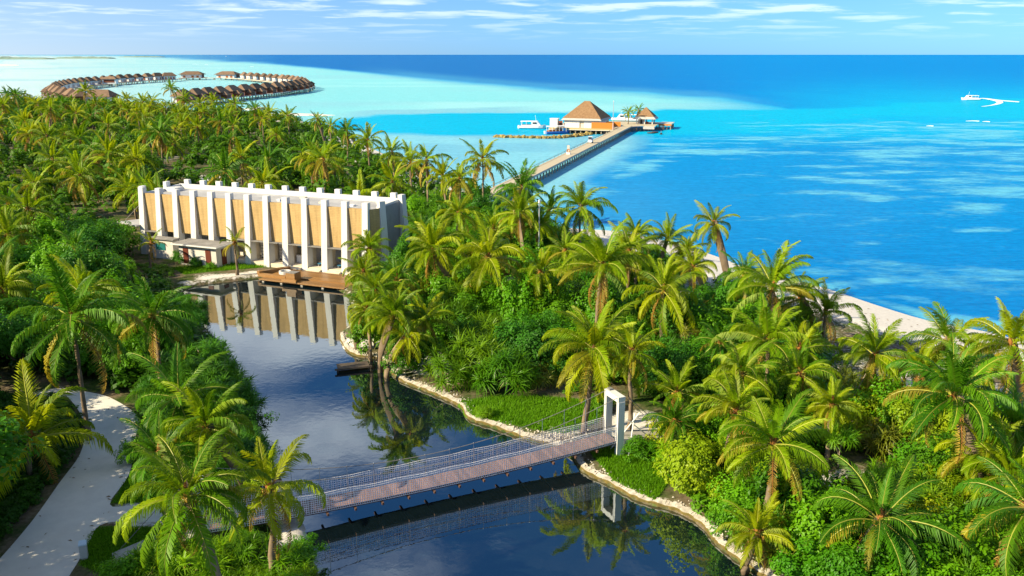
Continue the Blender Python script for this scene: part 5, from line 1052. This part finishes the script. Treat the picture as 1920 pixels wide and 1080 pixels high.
def hides_hall(p, r, top):     # keep the facade, the deck, the open water and the lawns in view
    x, y = sight_ok(p, top); x2, y2 = sight_ok(p, ZG); w_ = r * F / max(10, p[1])
    if p[1] < 116:
        if x + w_ > 268 and x - w_ < 640 and y < 505 and y2 > 440 and not (x < 430 and y > 470): return True
        if x + w_ > 330 and x - w_ < 640 and y < 535 and y2 > 505: return True
    return False
placed = [(x, y, .7) for x, y in PALMS]
def scatter(poly, n, rr, kinds, label, group, sp=.75, hz=(.8, 1.15), lift=(0, 0), tries=12, seed=1, **k):
    rnd = random.Random(seed); xs = [p[0] for p in poly]; ys = [p[1] for p in poly]; c = 0
    for _ in range(n * tries):
        if c >= n: break
        p = (rnd.uniform(min(xs), max(xs)), rnd.uniform(min(ys), max(ys))); r = rnd.uniform(*rr); hh = rnd.uniform(*hz); lf = rnd.uniform(*lift)
        if not inpoly(p, poly) or not free(p, r, k.get('pond', r * .45), k.get('path', r * .8), .3 + r * .5): continue
        if above_sil(p, ZG + lf + r * hh * 1.45) or hides_hall(p, r, ZG + lf + r * hh * 1.3): continue
        if any((p[0] - a) ** 2 + (p[1] - b) ** 2 < ((r + q) * sp) ** 2 for a, b, q in placed): continue
        kd = rnd.choice(kinds); placed.append((p[0], p[1], r)); c += 1
        bush(p[0], p[1], r, kd, label[kd] if isinstance(label, dict) else label, (group + (' ' + kd if isinstance(label, dict) else '')), hh, seed * 1000 + c, lift=lf)
    return c
def pscatter(poly, n, hr, lr, key, sp, seed, nf=18):
    rnd = random.Random(seed); xs = [p[0] for p in poly]; ys = [p[1] for p in poly]; c = 0
    for _ in range(n * 20):
        if c >= n: break
        p = (rnd.uniform(min(xs), max(xs)), rnd.uniform(min(ys), max(ys))); h = rnd.uniform(*hr); L_ = rnd.uniform(*lr)
        if not inpoly(p, poly) or not free(p, 1.0, 1.5, 1.5, 2.0): continue
        if above_sil(p, ZG + h + L_ * .55) or hides_hall(p, L_, ZG + h + 1): continue
        if any((p[0] - a) ** 2 + (p[1] - b) ** 2 < sp * sp for a, b in PALMS): continue
        c += 1; palm(p[0], p[1], h, L_, *GP[key], nf, 1 if p[1] > 110 else 0, seed * 100 + c, at_crown=False)
    return c
GROVE = [(-330, 430), (-300, 470)] + [G(x, y + 8, 0) for x, y in ((160, 190), (340, 205), (450, 212), (560, 226), (640, 252), (700, 280), (760, 305))] + [(-18, 186), (-6, 165), (-3, 150), (-12, 122), (-60, 128), (-75, 112), (-140, 150)]
JUNGLE = [(-140, 150), (-75, 112), (-56, 120), (-50, 106), (-42, 100)] + [G(x, y, 1) for x, y in ((335, 545), (350, 590), (400, 650), (440, 730), (380, 735), (270, 760), (230, 742), (120, 720), (-120, 690))] + [(-100, 90)]
BANKL = [G(x, y, 1) for x, y in ((340, 545), (385, 625), (425, 685), (455, 745), (480, 805), (505, 865), (530, 925), (460, 930), (330, 870), (270, 790), (300, 700), (270, 600), (300, 540))]
NEARL = [G(x, y, 1) for x, y in ((235, 1090), (260, 1010), (340, 985), (440, 990), (540, 1000), (575, 1060), (590, 1150), (300, 1200), (150, 1150))]
ROAD = [G(x, y, 1) for x, y in ((-60, 1040), (0, 1010), (70, 930), (130, 850), (150, 800), (120, 760), (-80, 740), (-200, 900))]
MID = [G(x, y, 1) for x, y in ((655, 560), (670, 640), (740, 680), (830, 735), (900, 770), (1060, 740), (1140, 735), (1250, 760), (1400, 760), (1560, 720), (1600, 690), (1520, 630), (1420, 572), (1340, 530), (1200, 482), (1100, 452), (1000, 430), (900, 400), (760, 400), (700, 440))]
SOUTH = [G(x, y, 1) for x, y in ((1200, 830), (1280, 890), (1280, 945), (1340, 985), (1400, 1040), (1470, 1090), (1560, 1180), (2100, 1180), (2050, 900), (1950, 800), (1850, 770), (1700, 740), (1560, 715), (1400, 740), (1260, 770), (1190, 800))]
HALLR = [hall_local(*p) for p in ((37.8, -4), (44, -6), (48, 6), (46, 16), (0, 14), (-4, 10.5), (38.6, 10.3))]
LB = {'broad': 'rounded bright green leafy bush ', 'dark': 'dark green leafy bush ', 'lime': 'yellow green fine leaved bush ', 'strap': 'spiky pandanus bush with long strap leaves ', 'strapdark': 'dark spiky pandanus bush ', 'strapyellow': 'yellowing pandanus bush ', 'rust': 'rusty brown feathery bush '}
lb = lambda s: {k: '%s' + v + '@' + s for k, v in LB.items()}
# named bushes
def hb(px, py, r, kind, label, hz=1.0, z0=0.5, lift=0.0, name=None):   # crown centre pixel
    g = G(px, py, ZG + lift + r * hz * z0); placed.append((g[0], g[1], r)); bush(g[0], g[1], r, kind, label, None, hz, int(px + py), lift=lift, name=name)
hb(1010, 548, 2.0, 'rust', 'rusty orange feathery bush glowing in the middle of the thicket', 1.0, .8, .8)
hb(1598, 705, 1.7, 'strapyellow', 'yellow green pandanus tree with forked pale trunk beside the clearing', .9, .5, 3.0, 'pandanus_tree')
hb(1290, 620, 1.3, 'strapyellow', 'small yellow pandanus tree on a thin bare stem in the thicket', 1.1, .5, 2.2, 'pandanus_tree')
hb(1578, 815, 1.25, 'strap', 'small drooping pandanus tree standing in the sandy clearing', 1.2, .5, 1.6, 'pandanus_tree')
hb(1780, 1030, 2.6, 'lime', 'broad yellow green fine leaved bush at the bottom of the thicket', .75)
hb(1890, 1050, 2.4, 'lime', 'yellow green fine leaved bush beside the wide low palm', .7)
hb(255, 850, 1.1, 'broad', 'sparse young shrub leaning over the edge of the sand path', 1.2)
hb(890, 590, 3.0, 'broad', 'tall rounded green tree in the heart of the thicket above the pond bank', 1.1, .6)
hb(840, 690, 2.6, 'strap', 'great mound of strap leaved pandanus behind the pond kerb', 1.1)
hb(950, 700, 3.0, 'strap', 'widest strap leaved pandanus mound between kerb and lawn', 1.05)
hb(1040, 650, 2.6, 'broad', 'bright green leafy bush above the lawn by the rope bridge', 1.1)
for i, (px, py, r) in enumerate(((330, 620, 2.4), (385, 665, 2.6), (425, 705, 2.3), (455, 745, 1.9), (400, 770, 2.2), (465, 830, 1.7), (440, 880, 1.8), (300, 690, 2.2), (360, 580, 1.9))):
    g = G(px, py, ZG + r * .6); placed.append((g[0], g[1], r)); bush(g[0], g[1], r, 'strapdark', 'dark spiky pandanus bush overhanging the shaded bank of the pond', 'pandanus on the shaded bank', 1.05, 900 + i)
for i, (px, py, r) in enumerate(((290, 1040, 1.9), (380, 1050, 2.0), (470, 1030, 1.7), (540, 1050, 1.5), (330, 1000, 1.3), (450, 985, 1.1), (230, 1075, 1.4), (560, 1090, 1.4))):
    g = G(px, py, ZG + r * .6); placed.append((g[0], g[1], r)); bush(g[0], g[1], r, 'strap' if i not in (5, 6) else 'broad', LB['strap' if i not in (5, 6) else 'broad'] + 'below the near end of the rope bridge', 'near bank ' + ('strap' if i not in (5, 6) else 'broad'), .95, 950 + i)
hb(1205, 845, 1.4, 'broad', 'low bright shrub right beside the foot of the bridge tower', .8)
hb(1178, 838, .8, 'broad', 'low shrub hugging the outer leg of the bridge tower', .8)
hb(1270, 850, 1.8, 'strap', 'strap leaved pandanus bush above the sunny lawn by the bridge tower', 1.0)
hb(1125, 760, 1.1, 'broad', 'small bright shrub on the far side of the bridge tower', 1.0)
hb(700, 345, 2.0, 'broad', 'round bright bush showing above the hall parapet', 1, .6)
hb(338, 486, 1.2, 'dark', 'dark bush against the wall of the wide annex', 1.0)
hb(368, 494, 1.0, 'dark', 'low dark bush between the two brown annex doors', .9)
hb(318, 468, 1.3, 'broad', 'leafy bush in front of the small annex window', 1.2)
hb(395, 500, .8, 'broad', 'small low shrub at the foot of the annex wall', .8)
hb(905, 772, .9, 'strap', 'small tuft of strap leaves at the kerb by the lawn', .9)
# palms of the grove and jungle
print('grove palms', pscatter(GROVE, 160, (4.5, 9.8), (4.2, 5.4), 'grove', 4.7, 3, 17))
print('jungle palms', pscatter(JUNGLE, 10, (5, 8), (3.6, 4.6), 'jungle', 7, 4, 20))
print('mid palms', pscatter(MID, 2, (4.5, 7.0), (3.0, 4.0), 'mid', 5.0, 5, 22), pscatter(SOUTH, 2, (3, 6), (3.0, 4.2), 'south', 4.6, 6, 22))
# leafy fill
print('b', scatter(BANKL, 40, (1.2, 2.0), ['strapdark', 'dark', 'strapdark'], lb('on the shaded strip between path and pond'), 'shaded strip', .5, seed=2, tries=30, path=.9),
      scatter(NEARL, 30, (.9, 1.6), ['strap', 'strap', 'broad'], lb('below the near end of the rope bridge'), 'near bank', .5, seed=3, tries=30),
      scatter(MID, 230, (1.6, 3.2), ['broad', 'strap', 'strap', 'broad', 'strapyellow', 'dark', 'broad'], lb('in the thicket between pond and beach'), 'thicket', .42, (1.05, 1.5), seed=4, tries=25),
      scatter(SOUTH, 190, (1.5, 2.8), ['strap', 'strap', 'broad', 'broad', 'strapyellow', 'lime'], lb('in the thicket beyond the bridge tower'), 'south thicket', .40, (1.0, 1.4), seed=5, tries=25),
      scatter(HALLR, 40, (1.2, 2.2), ['broad', 'broad', 'dark'], lb('close behind the end of the hall'), 'hall end', .55, seed=6, tries=20),
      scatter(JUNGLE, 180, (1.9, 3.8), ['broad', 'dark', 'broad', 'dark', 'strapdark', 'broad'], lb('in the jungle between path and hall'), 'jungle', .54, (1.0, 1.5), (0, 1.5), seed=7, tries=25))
def fill(name, poly, n, rr, hz, mat, label, cat, seed, path=1.0, sp=.5, nclump=13, per=26, leaf=.22, sands=True):
    rnd = random.Random(seed); xs = [p[0] for p in poly]; ys = [p[1] for p in poly]; src = []
    for k in range(4):
        m = broad_mesh('leaf_clump', 300 + seed * 5 + k, nclump, per, leaf, [mat], .75, .42); a = np.empty(len(m.vertices) * 3); m.vertices.foreach_get('co', a); src.append(a.reshape(-1, 3)); bpy.data.meshes.remove(m)
    out = []; mine = []; c = 0
    for _ in range(n * 25):
        if c >= n: break
        p = (rnd.uniform(min(xs), max(xs)), rnd.uniform(min(ys), max(ys))); r = rnd.uniform(*rr); h = rnd.uniform(*hz)
        if not inpoly(p, poly) or not free(p, r, r * .4, path, .3 + r * .5, sands): continue
        if above_sil(p, ZG + r * h * 1.4) or hides_hall(p, r, ZG + r * h * 1.3): continue
        if any((p[0] - a) ** 2 + (p[1] - b) ** 2 < ((r + q) * sp) ** 2 for a, b, q in mine): continue
        c += 1; mine.append((p[0], p[1], r)); a = rnd.uniform(0, 6.28); v = src[rnd.randrange(4)]
        out.append(np.stack([p[0] + r * (v[:, 0] * math.cos(a) - v[:, 1] * math.sin(a)), p[1] + r * (v[:, 0] * math.sin(a) + v[:, 1] * math.cos(a)), ZG + v[:, 2] * r * h], 1))
    V = np.concatenate(out); k = len(V) // 4; me = bpy.data.meshes.new(name); me.vertices.add(len(V)); me.vertices.foreach_set('co', V.ravel()); me.loops.add(k * 4); me.loops.foreach_set('vertex_index', np.arange(k * 4, dtype=np.int32))
    me.polygons.add(k); me.polygons.foreach_set('loop_start', np.arange(0, 4 * k, 4, dtype=np.int32)); me.polygons.foreach_set('loop_total', np.full(k, 4, np.int32)); me.update(calc_edges=True); me.materials.append(mat)
    tag(obj(name, me), label, cat, kind='stuff'); print(name, c, k)
def fmat(nm, a, b): return leaf_mat(nm, a, b, .45, .3, val=0, nscale=.22, spec=.18)
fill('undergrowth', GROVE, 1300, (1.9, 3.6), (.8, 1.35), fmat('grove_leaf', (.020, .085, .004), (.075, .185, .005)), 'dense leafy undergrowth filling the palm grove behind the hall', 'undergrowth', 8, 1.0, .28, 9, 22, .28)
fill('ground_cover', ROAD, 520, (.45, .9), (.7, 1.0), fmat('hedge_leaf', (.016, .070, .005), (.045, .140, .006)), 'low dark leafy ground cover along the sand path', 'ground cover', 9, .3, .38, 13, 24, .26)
fill('ground_cover', MID + SOUTH[::-1][:0], 420, (.5, 1.0), (.7, 1.1), fmat('cover_leaf', (.030, .130, .004), (.100, .240, .006)), 'low leafy ground cover under the bushes between pond and beach', 'ground cover', 10, .6, .4)
fill('ground_cover', SOUTH, 330, (.5, 1.0), (.7, 1.1), bpy.data.materials['cover_leaf'], 'low leafy ground cover under the thicket beyond the bridge tower', 'ground cover', 11, .6, .4)
fill('creeper', [hall_local(*p) for p in ((4, -6), (9, -9.5), (23, -8.0), (23, -4), (16, -4.6), (8, -5))], 60, (.3, .6), (.5, .7), bpy.data.materials['cover_leaf'], 'green creepers spreading over the white shore in front of the annex', 'creeper', 12, .6, .5, sands=False)
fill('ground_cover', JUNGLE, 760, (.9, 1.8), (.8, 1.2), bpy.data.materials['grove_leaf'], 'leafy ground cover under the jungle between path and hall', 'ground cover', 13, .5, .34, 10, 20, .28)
# trees standing outside the picture on the sunny side shade the path
def shade_tree(x, y, r, h, i): bush(x, y, r, 'dark', 'tall dark broadleaf tree on the sunward side of the sand path', 'trees shading the path', .9, 700 + i, lift=h, name='broadleaf_tree')
k = 0
for yy in range(14, 72, 5):
    for xx in (-31, -34, -38, -44, -51, -58):
        x, y = xx - max(0, yy - 40) * .30 + RND.uniform(-1.5, 1.5), yy + RND.uniform(-2, 2)
        q = sight_ok((x, y), ZG + 10)
        if y > 16 and q[0] > -170: continue
        if xx > -40 and yy < 22: continue
        shade_tree(x, y, RND.uniform(3.4, 4.2), RND.uniform(3.5, 5.5), k); k += 1
print('shade trees', k)

# grass ------------------------------------------------------------
def grass():
    rng = random.Random(77); v = []; f = []
    for li, (poly, n, hh) in enumerate(zip(LAWNS, (9000, 9000, 7000, 2500, 5000), (.22, .2, .14, .14, .3))):
        xs = [p[0] for p in poly]; ys = [p[1] for p in poly]; c = 0
        while c < n:
            x, y = rng.uniform(min(xs), max(xs)), rng.uniform(min(ys), max(ys))
            if not inpoly((x, y), poly) or inpoly((x, y), POND): c += .2; continue
            c += 1; a = rng.uniform(0, 6.28); w_ = rng.uniform(.02, .045); h = hh * rng.uniform(.5, 1.4); b = len(v); dx, dy = math.cos(a) * w_, math.sin(a) * w_
            v += [(x - dx, y - dy, ZG), (x + dx, y + dy, ZG), (x + rng.uniform(-.1, .1), y + rng.uniform(-.1, .1), ZG + h)]; f.append((b, b + 1, b + 2))
    tag(obj('grass', mesh('grass', v, f, [M['grass']])), 'short green grass on the banks of the pond', 'grass', kind='stuff')
grass()
def litter():
    rng = random.Random(91); v = []; f = []
    def bit(x, y, z, s_):
        a = rng.uniform(0, 6.28); b = len(v); c, d = math.cos(a) * s_, math.sin(a) * s_; k = rng.uniform(.15, .4)
        v.extend([(x - c, y - d, z), (x + d * k, y - c * k, z + rng.uniform(.01, .05)), (x + c, y + d, z), (x - d * k, y + c * k, z + rng.uniform(.01, .05))]); f.append((b, b + 1, b + 2, b + 3))
    n = 0
    while n < 90:
        x, y = rng.uniform(-34, -16), rng.uniform(36, 66)
        if inpoly((x, y), PATH) and rng.random() < math.exp(-pdist((x, y), PATH) / .7) + .04: bit(x, y, ZG + .03, rng.uniform(.05, .2)); n += 1
    for i in range(len(COAST)):
        a, b = COAST[i], COAST[(i + 1) % len(COAST)]
        if not (0 < a[0] < 70 and 60 < a[1] < 150): continue
        for _ in range(int(math.hypot(b[0] - a[0], b[1] - a[1]) * 4)):
            t = rng.random(); o = abs(rng.gauss(5.2, 1.0)) if rng.random() < .6 else rng.uniform(3, 14); dx, dy = b[0] - a[0], b[1] - a[1]; l = math.hypot(dx, dy) + 1e-6
            x, y = a[0] + dx * t - dy / l * o, a[1] + dy * t + dx / l * o
            if not inpoly((x, y), COAST): x, y = a[0] + dx * t + dy / l * o, a[1] + dy * t - dx / l * o
            bit(x, y, min(ZG, .11 * pdist((x, y), COAST)) + .02, rng.uniform(.06, .22))
    tag(obj('leaf_litter', mesh('leaf_litter', v, f, [pm('dry_litter', (.16, .10, .05), (.30, .21, .11), 3, .9)])), 'dry leaf litter and seaweed strewn over path edges and beach', 'litter', kind='stuff')
litter()
print('palms', len(PALMS), 'bushes', len(BUSHES))

# equal labels form one set
_sets = {}
for o in COL.objects:
    if o.parent is None and o.get('label'): _sets.setdefault(o['label'], []).append(o)
for l, os_ in _sets.items():
    if len(os_) > 1:
        for o in os_: o['group'] = l
print('labels', len(_sets), 'largest', sorted(((len(v), k) for k, v in _sets.items()), reverse=True)[:6])
